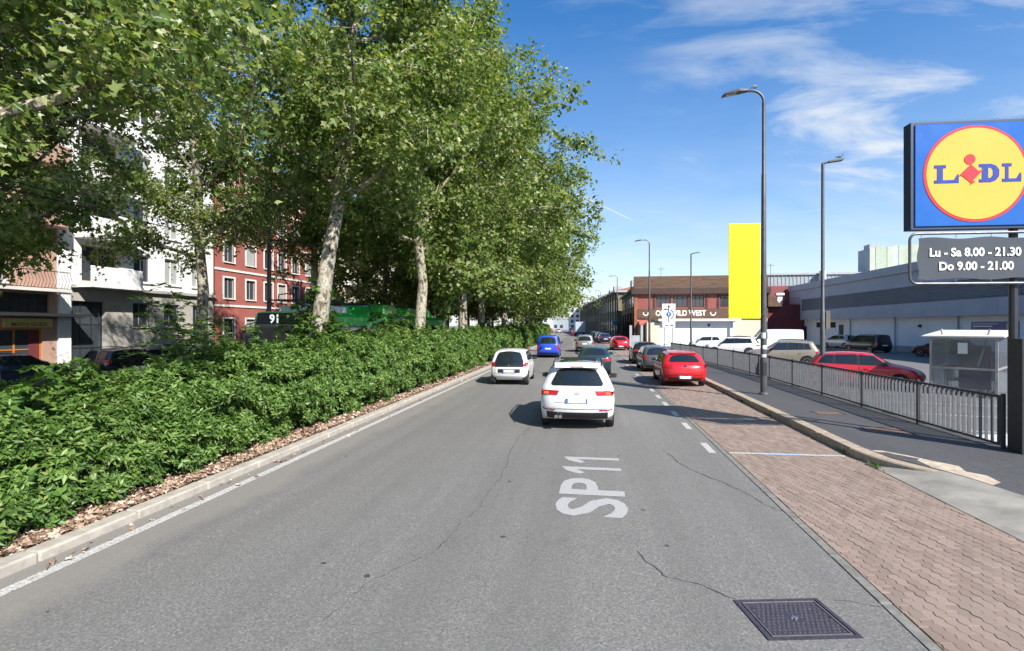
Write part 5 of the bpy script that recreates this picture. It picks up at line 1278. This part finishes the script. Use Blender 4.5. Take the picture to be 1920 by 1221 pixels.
# overhead wires and their poles
for sg, lab in ((-.33, 'overhead trolley wire on the side of the houses'), (.33, 'overhead trolley wire on the side of the road')):
    o = MB().tube([(-11.9+sg+off(y), y, 5.55-.10*math.sin(math.pi*((y+20) % 25)/25)) for y in np.arange(-20, 160, 2.5)], .012, 4, False).build('trolley_wire', M_dark)
    tag(o, lab, 'wire', 'overhead wires of the bus lane')
for i, y in enumerate((21.0, 46.0, 71.0)):
    p = thing('wire_pole', (-14.15+off(y), y, .1), ['grey wire pole rising behind the roof of the bus', 'wire pole beside the tail of the bus', 'farthest wire pole along the bus lane'][i], 'pole', 'poles carrying the trolley wires')
    MB().tube([(0, 0, 0), (0, 0, 4), (0, 0, 8.6)], [.11, .095, .07], 10).build('shaft', M_pole if i == 0 else M_rim, p, True)
    MB().tube([(0, 0, 6.3), (2.9, 0, 6.0)], .03, 6).tube([(0, 0, 7.4), (1.8, 0, 6.12)], .012, 4).build('bracket_arm', M_dark, p)
# low tubular rail by the bus lane
p = thing('tubular_rail', (-9.6, 4, .1), 'low dark tubular rail behind the hedge at the left', 'rail')
for k in range(7): MB().tube([(0, k*1.6, 0), (0, k*1.6, .95)], .03, 6).build('post', M_dark, p)
MB().tube([(0, 0, .95), (0, 9.6, .95)], .03, 6).build('top_rail', M_dark, p); MB().tube([(0, 0, .5), (0, 9.6, .5)], .022, 6).build('mid_rail', M_dark, p)

# ------------------------------------------------------------------ street furniture
LAMPS = 'street lamps along the right pavement'
def luminaire(par, x, z, sg):
    o = MB().add([(x, -.10, z), (x, .10, z), (x+sg*.28, .17, z-.03), (x+sg*.75, .16, z-.10), (x+sg*.86, .12, z-.13), (x+sg*.86, -.12, z-.13), (x+sg*.75, -.16, z-.10), (x+sg*.28, -.17, z-.03),
                  (x, -.07, z+.07), (x, .07, z+.07), (x+sg*.28, .12, z+.075), (x+sg*.75, .11, z-.03), (x+sg*.84, .08, z-.09), (x+sg*.84, -.08, z-.09), (x+sg*.75, -.11, z-.03), (x+sg*.28, -.12, z+.075)],
                 [(0,1,2,3,4,5,6,7),(15,14,13,12,11,10,9,8)]+[(i, (i+1) % 8, 8+(i+1) % 8, 8+i) for i in range(8)]).build('lamp_head', M_pole, par)
    MB().add([(x+sg*.36, -.12, z-.052), (x+sg*.36, .12, z-.052), (x+sg*.72, .11, z-.108), (x+sg*.72, -.11, z-.108)], [(0, 1, 2, 3)]).build('lens', pm('lamp_lens', (.55, .52, .45), .3), o)
def lamp(x, y, H_, label, z=.15, sg=-1, cols=None):
    o = thing('street_lamp', (x, y, z), label, 'street lamp', LAMPS)
    pts = [(0, 0, 0), (0, 0, 1.5), (0, 0, H_*.72), (0, 0, H_*.725), (0, 0, H_-.45)]
    MB().tube(pts, [.115, .105, .075, .06, .055], 12).build('shaft', M_pole, o, True)
    arc = [(sg*.42*(1-math.cos(a)), 0, H_-.45+.42*math.sin(a)) for a in np.linspace(0, math.pi/2, 7)]+[(sg*.62, 0, H_-.03)]
    MB().tube(arc, .045, 8).build('arm', M_pole, o, True)
    luminaire(o, sg*.55, H_-.04, sg)
    MB().lathe([(.17, 0), (.17, .03), (.13, .08), (.118, .09)], 'z', 12).build('base_collar', M_pole, o)
    MB().box(-.06, .06, -.122, -.10, .7, 1.15).build('hatch', M_dark, o)
    return o
A_ = lamp(6.07, 19.15, 10.75, 'tall street lamp on the right pavement carrying the yellow panel')
for k, (z, a0, a1, h_) in enumerate(((1.32, 215, 300, .10), (1.60, 235, 330, .14), (1.98, 200, 290, .20))):
    V = []; F = []
    for j in range(9):
        a = R(a0+(a1-a0)*j/8); V += [(.110*math.cos(a), .110*math.sin(a), z+.01*math.sin(j*2.)), (.109*math.cos(a), .109*math.sin(a), z+h_+.012*math.sin(j*3.))]
    for j in range(8): F.append((2*j, 2*j+2, 2*j+3, 2*j+1))
    MB().add(V, F).build('sticker', S['trim_white'], A_)
lamp(5.75, 51.0, 10.75, 'street lamp beside the round traffic arrow sign, second along the pavement')
lamp(4.6, 87, 10.75, 'third street lamp along the pavement, before the long building')
lamp(2.6, 123.5, 10.75, 'fourth street lamp along the pavement, far off'); lamp(-.6, 166, 10.75, 'farthest street lamp along the pavement')
# yellow map overlay, built as a panel with brackets on the first lamp
M_yel = pm('overlay_yellow', (.90, .80, .0), .6, 0, .015, 1.)
p = thing('overlay_panel', (5.96, 19.15, 2.83), 'plain bright yellow map overlay built as an upright panel on the lamp post', 'banner')
bbox('panel', M_yel, p, -1.10, -.04, -.155, -.125, 0, 3.33, b=.006)
for z in (.12, 3.18): MB().box(-1.0, .1, -.124, -.09, z-.02, z+.02).build('bracket', M_dark, p)
# car park lamps
def lot_lamp(x, y, H_, label, boxed):
    o = thing('car_park_lamp', (x, y, 0), label, 'street lamp', 'lamps of the car park')
    MB().tube([(0, 0, 0), (0, 0, 3.2), (0, 0, 3.25), (0, 0, H_)], [.105, .10, .075, .06], 12).build('shaft', M_pole, o, True)
    MB().tube([(0, 0, H_-.02), (.12, 0, H_+.03), (.3, 0, H_+.06)], .05, 8).build('arm', M_pole, o, True)
    q = MB().add([(.22, -.10, H_+.02), (.22, .10, H_+.02), (.80, .15, H_+.10), (.80, -.15, H_+.10), (.22, -.06, H_+.10), (.22, .06, H_+.10), (.80, .12, H_+.17), (.80, -.12, H_+.17)], [(0,1,2,3),(7,6,5,4),(0,4,5,1),(1,5,6,2),(2,6,7,3),(3,7,4,0)]).build('lamp_head', M_pole, o)
    if boxed: bbox('junction_box', pm('box_brown', (.11, .10, .085), .6), o, .07, .26, -.12, .12, 2.45, 3.2, b=.015)
    return o
lot_lamp(10.0, 23.95, 9.6, 'car park lamp behind the railing with a small box on its post', True)
lot_lamp(10.0, 53.0, 9.7, 'farther car park lamp before the white annex', False)
# pigeons resting on the lamps
def pigeon(x, y, z, hd, label):
    o = thing('pigeon', (x, y, z), label, 'bird', 'pigeons on the lamps', hd); m_ = MB()
    rg = [(-.17, .0, .02), (-.12, .02, .035), (-.05, .045, .055), (.03, .06, .06), (.09, .08, .045), (.115, .12, .032), (.135, .15, .034), (.16, .155, .02), (.175, .15, .006)]
    V = []; F = []; n = 8
    for (yy, zz, rr_) in rg:
        for k in range(n): a = 2*math.pi*k/n; V.append((rr_*.85*math.cos(a), yy, .05+zz+rr_*math.sin(a)))
    for i in range(len(rg)-1):
        for k in range(n): F.append((i*n+k, i*n+(k+1) % n, (i+1)*n+(k+1) % n, (i+1)*n+k))
    F += [tuple(range(n-1, -1, -1)), tuple(range((len(rg)-1)*n, len(rg)*n))]
    MB().add(V, F).build('body', M_pg, o, True)
    for sg in (-1, 1):
        MB().add([(sg*.045, .07, .14), (sg*.056, -.02, .10), (sg*.025, -.17, .085), (sg*.05, -.02, .155)], [(0, 1, 2), (0, 2, 3), (0, 1, 3), (1, 2, 3)]).build('wing', M_pg2, o)
        MB().tube([(sg*.018, .01, .06), (sg*.018, .012, 0)], .004, 4).build('leg', M_rust, o)
M_pg = pm('pigeon_grey', (.10, .105, .12), .7); M_pg2 = pm('pigeon_wing', (.16, .165, .175), .7)
pigeon(5.78, 19.15, 10.90, R(-60), 'dark pigeon perched on the arm of the tall lamp with the yellow panel')
pigeon(10.68, 23.95, 9.77, R(-80), 'dark pigeon perched on the end of the car park lamp')

# traffic sign with diversion arrows
ts = thing('traffic_sign', (6.1, 41.2, .15), 'white upright traffic sign with black arrows and a blue disc', 'traffic sign')
for x in (-.3, .3): MB().tube([(x, 0, 0), (x, 0, 4.1)], .03, 8).build('post', M_rim, ts, True)
M_sgw = pm('sign_white', (.75, .75, .74), .4, 0, .03); M_sgk = pm('sign_black', (.02, .02, .022), .4); M_sgb = pm('sign_blue', (.02, .12, .50), .4)
pn = bbox('panel', M_sgw, ts, -.50, .50, -.07, -.035, 2.62, 4.12, b=.008)
yv = -.0735
def flat(name, pts, mat, dy=0.): return MB().prism([(a, b_) for a, b_ in pts], 'y', yv-.002-dy, yv-dy).build(name, mat, pn)
flat('arrow_shaft', [(-.035, 2.72), (.035, 2.72), (.035, 3.85), (-.035, 3.85)], M_sgk); flat('arrow_head', [(-.10, 3.851), (.10, 3.851), (0, 4.05)], M_sgk)
flat('side_shaft', [(-.24, 3.66), (-.036, 3.66), (-.036, 3.73), (-.24, 3.73)], M_sgk); flat('side_head', [(-.241, 3.60), (-.241, 3.79), (-.38, 3.695)], M_sgk)
mm = MB()
for k in range(12):
    a0, a1 = R(-75+150*k/12), R(-75+150*(k+1)/12); c_ = [(r__*math.cos(a)*.85+.06, 3.28+r__*math.sin(a)*1.05) for r__, a in ((.30, a0), (.30, a1), (.37, a1), (.37, a0))]
    mm.add([(x, yv-.003, z) for x, z in c_], [(0, 1, 2, 3)])
mm.build('bypass_curve', M_sgk, pn)
MB().lathe([(.001, -.006), (.19, -.005), (.19, 0)], 'y', 20, (0, yv-.003, 3.30)).build('blue_disc', M_sgb, pn)
flat('disc_arrow', [(-.02, 3.18), (.02, 3.18), (.02, 3.34), (.07, 3.34), (0, 3.44), (-.07, 3.34), (-.02, 3.34)], M_sgw, .008)
lp = bbox('lower_panel', M_sgw, ts, -.48, .48, -.07, -.035, 2.27, 2.59, b=.008); text('lettering', 'VIA', .2, M_sgk, lp, (-.15, -.075, 2.43), (R(90), 0, 0), .004); MB().box(.12, .34, -.0745, -.0705, 2.38, 2.47).build('ink_bar', M_sgk, lp)
# blue sign far on the long building side
q = thing('blue_sign', (4.6, 95, .15), 'small blue square parking sign by the long building', 'traffic sign'); MB().tube([(0, 0, 0), (0, 0, 3.2)], .03, 6).build('post', M_rim, q); bbox('panel', M_sgb, q, -.35, .35, -.06, -.035, 2.4, 3.3, b=.006)

# railing between pavement and car park
FP = [(8.05, 11.4), (8.05, 25.0), (7.85, 31.0), (7.1, 38.0), (6.55, 43.0)]
def fpt(d):
    for a, b_ in zip(FP, FP[1:]):
        L_ = math.dist(a, b_)
        if d <= L_ or b_ is FP[-1]: t = d/L_; return a[0]+(b_[0]-a[0])*t, a[1]+(b_[1]-a[1])*t, math.atan2(-(b_[0]-a[0]), b_[1]-a[1])
        d -= L_
rl = thing('railing', (0, 0, 0), 'grey metal railing of upright bars along the pavement edge', 'railing')
tot = sum(math.dist(a, b_) for a, b_ in zip(FP, FP[1:])); npan = 12; pl_ = tot/npan
slat = MB().box(-.032, .032, -.006, .006, .10, 1.0).mesh('bar'); postm = MB().bbox(-.03, .03, -.03, .03, -.1, 1.09, b=.006).mesh('post')
kb = 0
for k in range(npan+1):
    x, y, a = fpt(min(k*pl_, tot-.001)); q = link('post', postm, M_frail, rl); q.location = (x, y, .15); q.rotation_euler = (0, 0, a)
    if k == npan: break
    xa, ya, _ = fpt(k*pl_+.001); xb, yb, a = fpt((k+1)*pl_-.001); L_ = math.dist((xa, ya), (xb, yb))
    rmesh = MB().bbox(-.028, .028, .033, L_-.033, 1.0, 1.05, b=.006).mesh('top_rail'); q = link('top_rail', rmesh, M_frail, rl); q.location = (xa, ya, .15); q.rotation_euler = (0, 0, a)
    rmesh = MB().box(-.02, .02, .033, L_-.033, .06, .10).mesh('bottom_rail'); q = link('bottom_rail', rmesh, M_frail, rl); q.location = (xa, ya, .15); q.rotation_euler = (0, 0, a)
    n = 16
    for j in range(n):
        t = (j+.7)/(n+.4); q = link('bar', slat, M_fence, rl); q.location = (xa+(xb-xa)*t, ya+(yb-ya)*t, .15); q.rotation_euler = (rng.normal()*.004, 0, a+R(10)+rng.normal()*.05)

# store totem: pillar, blue box sign, yellow disc logo, opening-hours banner
tt_ = thing('store_totem', (8.02, 10.0, .1), 'tall store sign with a blue square, yellow disc logo and opening hours banner', 'sign')
box('pedestal', M_dark, tt_, .03, .40, .95, 1.30, 0, 2.23)
M_tb = pm('totem_blue', (.005, .10, .40), .3, 0, .04, 1.5, coat=.5); M_ty = pm('totem_yellow', (.84, .42, .05), .28, 0, .03, 1., coat=.5); M_tr = pm('totem_red', (.70, .03, .03), .3, 0, .03, coat=.5); M_tdb = pm('logo_blue', (.012, .04, .26), .35, coat=.4); M_case = pm('totem_case', (.02, .04, .09), .5)
MB().tube([(.15, 1.33, 2.2), (.15, 1.33, 4.4)], .07, 10).tube([(.62, 1.42, 0), (.62, 1.42, 4.4)], .06, 10).build('column', M_dark, tt_)
sb = thing('x', (0, 0, 0), None, None); sb.name = 'sign_box'; sb.parent = tt_; sb.location = (-.66, 1.18, 4.36)
cs = box('sign_case', M_case, sb, -1.12, 1.12, -.02, .20, 0, 2.10); bpy.data.objects.remove(sb.children[0]) if False else None
cs.name = 'sign_case'
# keep at most three levels: the case itself hangs on the totem
mw = Matrix.Translation(sb.location) @ Matrix.Rotation(R(2.6), 4, 'Z'); bpy.data.objects.remove(sb); cs.parent = tt_; cs.matrix_local = mw
def onface(m_, name, mat, smooth=False): o = m_.build(name, mat, cs, smooth); return o
onface(MB().bbox(-1.06, 1.09, -.045, -.022, .06, 2.05, b=.01), 'blue_face', M_tb)
cxs, czs, RD = .02, 1.06, .935; LS = .89
def disc(r0, y, n=64): return [(cxs+r0*math.cos(2*math.pi*k/n), czs+r0*math.sin(2*math.pi*k/n)) for k in range(n)]
onface(MB().prism(disc(RD, 0), 'y', -.054, -.046), 'red_ring', M_tr); onface(MB().prism(disc(RD*.945, 0), 'y', -.060, -.055), 'yellow_disc', M_ty)
def logo(pts, name, mat, y=-.066): onface(MB().prism([(cxs+a*LS, czs+b_*LS) for a, b_ in pts], 'y', y, -.061), name, mat)
def letterL(x, w_, h_, t, fl): return [(x, 0-h_/2), (x+w_, -h_/2), (x+w_, -h_/2+fl), (x+w_-.03, -h_/2+fl), (x+w_-.10, -h_/2+.07), (x+.16+t, -h_/2+.07), (x+.16+t, h_/2-.07), (x+.22+t, h_/2-.07), (x+.22+t, h_/2), (x, h_/2), (x, h_/2-.07), (x+.06, h_/2-.07), (x+.06, -h_/2+.07), (x, -h_/2+.07)]
logo(letterL(-.84, .50, .40, .02, .19), 'logo_letter_L', M_tdb)
logo(letterL(.52, .38, .40, -.03, .19), 'logo_letter_L', M_tdb)
D = [(.06, -.2), (.30, -.2), (.40, -.16), (.465, -.07), (.465, .07), (.40, .16), (.30, .2), (.06, .2), (.06, .13), (.12, .13), (.12, -.13), (.06, -.13)]
logo(D, 'logo_letter_D', M_tdb)
logo([(.245, -.11), (.29, -.10), (.325, -.05), (.325, .05), (.29, .10), (.245, .11)], 'logo_letter_counter', M_ty, -.068)
logo([(-.10, .20), (.06, .04), (.14, .10), (.13, .06), (.0, -.09), (-.06, -.15), (-.02, -.19), (-.12, -.25), (-.10, -.20), (-.28, -.04), (-.32, -.06), (-.31, -.01)], 'logo_figure', M_tr, -.070)
logo([(-.12+.11*math.cos(2*math.pi*k/20), .31+.11*math.sin(2*math.pi*k/20)) for k in range(20)], 'logo_dot', M_tr, -.070)
sp_ = MB()
for k in range(60): x = -1.08+k*.0365; sp_.tube([(x, .1, 2.10), (x+.01*((k % 3)-1), .1, 2.19)], .0025, 3, False)
sp_.build('bird_spikes', M_rim, cs)
# banner frame
fr = [(-1.12, 2.06), (-1.12, .10), (-1.02, 0), (1.0, 0), (1.10, .10), (1.10, 1.0)]
def rr_path(w_, h_, r0):
    P_ = []
    for cx_, cz_, a0 in ((w_-r0, h_-r0, 0), (-w_+r0, h_-r0, 90), (-w_+r0, r0, 180), (w_-r0, r0, 270)):
        for k in range(5): a = R(a0+k*22.5); P_.append((cx_+r0*math.cos(a), 0, cz_+r0*math.sin(a)))
    P_.append(P_[0]); return P_
bf = MB().tube(rr_path(1.17, .98, .13), .026, 8, False).build('banner_frame', M_pole, tt_, True); bf.matrix_local = Matrix.Translation((-.62, 1.18, 3.30)) @ Matrix.Rotation(R(2.6), 4, 'Z')
V = []; F = []; nx, nz = 24, 10
for i in range(nx+1):
    for j in range(nz+1):
        u, v_ = i/nx, j/nz; sag = .018*math.sin(u*math.pi*4)*(1 if v_ > .5 else -1)*abs(2*v_-1)**3
        V.append((-1.02+2.04*u+.02*math.sin(v_*9)*(abs(2*u-1)**6), 
            .004*math.sin(u*7+v_*3), .09+.80*v_+sag))
for i in range(nx):
    for j in range(nz): a = i*(nz+1)+j; F.append((a, a+nz+1, a+nz+2, a+1))
M_ban = pm('banner_grey', (.075, .085, .10), .8, 0, .06, 3, spec=.2)
bn = MB().add(V, F).build('banner_cloth', M_ban, bf, True)
text('hours_line', 'Lu - Sa 8.00 - 21.30', .225, S['trim_white'], bf, (0, -.012, .60), (R(90), 0, 0), .007, .93, .001); text('hours_line', 'Do 9.00 - 21.00', .225, S['trim_white'], bf, (.02, -.012, .33), (R(90), 0, 0), .007, .93, .001)
for k in range(4):
    for z0_, z1_ in ((.88, .97), (.10, .015)): MB().tube([(-.96+k*.63, 0, z0_), (-.96+k*.63, 0, z1_)], .006, 4).build('tie', M_rim, bf)

# glazed trolley shelter
M_perspex = NT('perspex'); _p = M_perspex
gl = _p.n('ShaderNodeBsdfGlossy', {'Color': (.8, .85, .9, 1), 'Roughness': .12}).outputs[0]; tr_ = _p.n('ShaderNodeBsdfTransparent', {'Color': (.74, .76, .78, 1)}).outputs[0]
df = _p.n('ShaderNodeBsdfDiffuse', {'Color': (.45, .47, .5, 1)}).outputs[0]
a_ = _p.n('ShaderNodeMixShader', {0: .12, 1: tr_, 2: df}).outputs[0]; M_perspex = _p.out(_p.n('ShaderNodeMixShader', {0: .08, 1: a_, 2: gl}).outputs[0])
sh_ = thing('trolley_shelter', (13.45, 20.9, 0), 'glazed trolley shelter with a pale sloping roof in the car park', 'shelter', None, R(-42)); sh_.scale = (.76, .78, 1)
M_alu = pm('weathered_alu', (.36, .34, .31), .5, .4, .2, 5)
for (x, y) in ((-1.2, 0), (1.2, 0), (-1.2, 3.4), (1.2, 3.4)): MB().box(x-.05, x+.05, y-.05, y+.05, 0, 2.15).build('post', M_alu, sh_)
for x in (-1.2, 1.2):
    MB().box(x-.035, x+.035, .051, 3.349, .98, 1.05).build('mid_rail', M_alu, sh_); MB().box(x-.008, x+.008, .052, 3.348, 1.051, 2.1).build('glass_pane', M_perspex, sh_); MB().box(x-.008, x+.008, .052, 3.348, .15, .979).build('glass_pane', M_perspex, sh_)
MB().box(-1.149, 1.149, -.035, .035, .98, 1.05).build('mid_rail', M_alu, sh_); MB().box(-1.149, 1.149, -.035, .035, 2.08, 2.149).build('top_rail', M_alu, sh_)
for x0_, x1_ in ((-1.148, -.003), (.003, 1.148)):
    MB().box(x0_, x1_, -.008, .008, 1.051, 2.079).build('glass_pane', M_perspex, sh_); MB().box(x0_, x1_, -.008, .008, .15, .979).build('glass_pane', M_perspex, sh_)
MB().add([(-1.5, -.35, 2.15), (1.5, -.35, 2.15), (1.5, 3.8, 2.34), (-1.5, 3.8, 2.34), (-1.5, -.35, 2.20), (1.5, -.35, 2.20), (1.5, 3.8, 2.40), (-1.5, 3.8, 2.40)], [(3,2,1,0),(4,5,6,7),(0,1,5,4),(1,2,6,5),(2,3,7,6),(3,0,4,7)]).build('roof', S['pale_render'], sh_)
MB().box(-.18, .18, -.022, -.010, 1.55, 1.95).build('notice', S['trim_white'], sh_)
for x in (-.9, .9): MB().tube([(x, .5, 2.45), (x*.55, .25, 1.1)], .04, 6).build('brace', M_alu, sh_)
# rows of nested trolleys inside
M_wire = pm('trolley_wire_metal', (.30, .31, .33), .3, .8); M_thand = pm('trolley_red', (.45, .03, .04), .5)
for row in (-.40, .40):
    for k in range(4):
        t_ = thing('shopping_trolley', (0, 0, 0), f'shopping trolley with a red handle, {["nearest", "second", "third", "farthest"][k]} of the {"left" if row < 0 else "right"} row inside the shelter', 'trolley', 'trolleys nested in the shelter'); a = R(-42)
        lx, ly = row, .95+k*.38; t_.location = (13.45+lx*math.cos(a)-ly*math.sin(a), 20.9+lx*math.sin(a)+ly*math.cos(a), 0); t_.rotation_euler = (0, 0, a)
        bk = MB()
        for j in range(6):
            q = j/5; bk.tube([(-.26+.02*j*.2, -.35+q*.75, .95), (-.20, -.33+q*.70, .50), (.20, -.33+q*.70, .50), (.26, -.35+q*.75, .95)], .008, 4, False)
        bk.tube([(-.26, -.35, .95), (-.25, .42, .88), (.25, .42, .88), (.26, -.35, .95)], .011, 5, False); bk.build('basket', M_wire, t_)
        MB().tube([(-.27, -.42, 1.02), (.27, -.42, 1.02)], .02, 6).build('handle', M_thand, t_)
        MB().tube([(-.22, -.36, .92), (-.24, -.3, .14), (-.2, .45, .12)], .012, 5).tube([(.22, -.36, .92), (.24, -.3, .14), (.2, .45, .12)], .012, 5).build('chassis', M_wire, t_)
        for wx, wy in ((-.24, -.3), (.24, -.3), (-.2, .42), (.2, .42)): MB().lathe([(.06, -.015), (.06, .015)], 'x', 10, (wx, wy, .06)).build('castor', M_black, t_)
red_ad = thing('advert_board', (13.6, 21.25, 0), 'dark red advert board standing inside the trolley shelter', 'board', None, R(-42)); bbox('panel', S['dark_red'], red_ad, -.05, .85, -.03, .03, .25, 1.85, b=.01)
for x in (.05, .75): MB().box(x-.03, x+.03, -.2, .2, 0, .06).box(x-.02, x+.02, -.02, .02, .06, .25).build('foot', M_dark, red_ad)

# motor scooter and rider far ahead; lorry in the distance
mo = thing('motor_scooter', (-3.9, 118, 0), 'small dark motor scooter far ahead on the shaded road', 'scooter')
tw = MB().lathe([(.18, -.05), (.25, -.03), (.25, .03), (.18, .05)], 'x', 16).mesh('wheel')
for y in (0, 1.25): q = link('wheel', tw, M_tyre, mo); q.location = (0, y, .25)
MB().add([(-.18, -.25, .45), (.18, -.25, .45), (.2, .45, .35), (-.2, .45, .35), (-.12, -.32, .8), (.12, -.32, .8), (.14, .4, .78), (-.14, .4, .78)], [(3,2,1,0),(4,5,6,7),(0,1,5,4),(1,2,6,5),(2,3,7,6),(3,0,4,7)]).build('body', P['maroon'], mo, True)
MB().add([(-.2, .95, .3), (.2, .95, .3), (.16, 1.1, 1.0), (-.16, 1.1, 1.0), (-.2, 1.05, .3), (.2, 1.05, .3), (.14, 1.18, 1.0), (-.14, 1.18, 1.0)], [(0,1,2,3),(7,6,5,4),(0,4,5,1),(1,5,6,2),(2,6,7,3),(3,7,4,0)]).build('front_shield', P['maroon'], mo)
MB().box(-.2, .2, .4, .98, .28, .34).build('footboard', M_black, mo); MB().tube([(-.33, 1.0, 1.08), (0, 1.12, 1.05), (.33, 1.0, 1.08)], .02, 6).build('handlebar', M_black, mo); bbox('tail_light', M_redl, mo, -.08, .08, -.36, -.31, .6, .7, b=.01)
pe = thing('person', (-3.9, 118.15, 0), 'rider in a red jacket and dark helmet sitting on the scooter', 'person')
def skin_body(par, verts, edges, rad, name, mat, root=0):
    me = bpy.data.meshes.new(name); me.from_pydata(verts, edges, []); o = link(name, me); md = o.modifiers.new('s', 'SKIN'); sv = me.skin_vertices[0].data if me.skin_vertices else None
    if sv is None:
        bm = bmesh.new(); bm.from_mesh(me); ly = bm.verts.layers.skin.verify(); bm.to_mesh(me); bm.free(); sv = me.skin_vertices[0].data
    for i, r0 in enumerate(rad): sv[i].radius = (r0, r0); sv[i].use_root = (i == root)
    o.modifiers.new('u', 'SUBSURF').levels = 1
    dg = bpy.context.evaluated_depsgraph_get(); res = bpy.data.meshes.new_from_object(o.evaluated_get(dg)); bpy.data.objects.remove(o); res.materials.clear()
    for p_ in res.polygons: p_.use_smooth = True
    return link(name, res, mat, par)
vb = [(0, 0, .86), (0, .02, 1.08), (0, .06, 1.32), (0, .09, 1.46), (0, .11, 1.60), (-.20, .06, 1.38), (-.30, .32, 1.16), (-.30, .75, 1.08), (.20, .06, 1.38), (.30, .32, 1.16), (.30, .75, 1.08), (-.14, .05, .82), (-.18, .50, .84), (-.17, .52, .40), (.14, .05, .82), (.18, .50, .84), (.17, .52, .40), (-.17, .66, .36), (.17, .66, .36)]
eb = [(0, 1), (1, 2), (2, 3), (3, 4), (2, 5), (5, 6), (6, 7), (2, 8), (8, 9), (9, 10), (0, 11), (11, 12), (12, 13), (0, 14), (14, 15), (15, 16), (13, 17), (16, 18)]
rb = [.16, .15, .17, .065, .10, .075, .055, .04, .075, .055, .04, .10, .08, .055, .10, .08, .055, .045, .045]
skin_body(pe, vb, eb, rb, 'body', pm('rider_red', (.40, .03, .04), .8))
MB().lathe([(.01, .26), (.09, .245), (.135, .17), (.14, .08), (.12, .0), (.08, -.02)], 'z', 14, (0, .12, 1.55)).build('helmet', M_black, pe, True)
lo = thing('lorry', (-2.2, 128, 0), 'pale blue box lorry far off on the shaded road', 'lorry', None, R(5))
bbox('box_body', pm('lorry_box', (.38, .45, .50), .5), lo, -1.2, 1.2, 0, 5.2, .9, 3.5, b=.03); bbox('cab', P['white'], lo, -1.1, 1.1, 5.3, 7.0, .5, 2.5, b=.12); bbox('chassis', M_black, lo, -1.0, 1.0, .2, 6.8, .55, .89, b=.02); MB().box(-1.02, 1.02, 7.001, 7.02, 1.5, 2.3).build('windscreen', M_glass, lo)
for sg in (-1, 1): MB().box(*sorted((sg*.75, sg*1.1)), -.04, -.003, .7, .88).build('tail_light', M_redl, lo)
for y in (1.2, 5.9):
    for sg in (-1, 1): q = link('wheel', t_w, None, lo) if False else MB().lathe([(.3, -.12), (.42, -.13), (.45, -.1), (.45, .1), (.42, .13), (.3, .12)], 'x', 16, (sg*.98, y, .45)).build('wheel', M_tyre, lo, True)
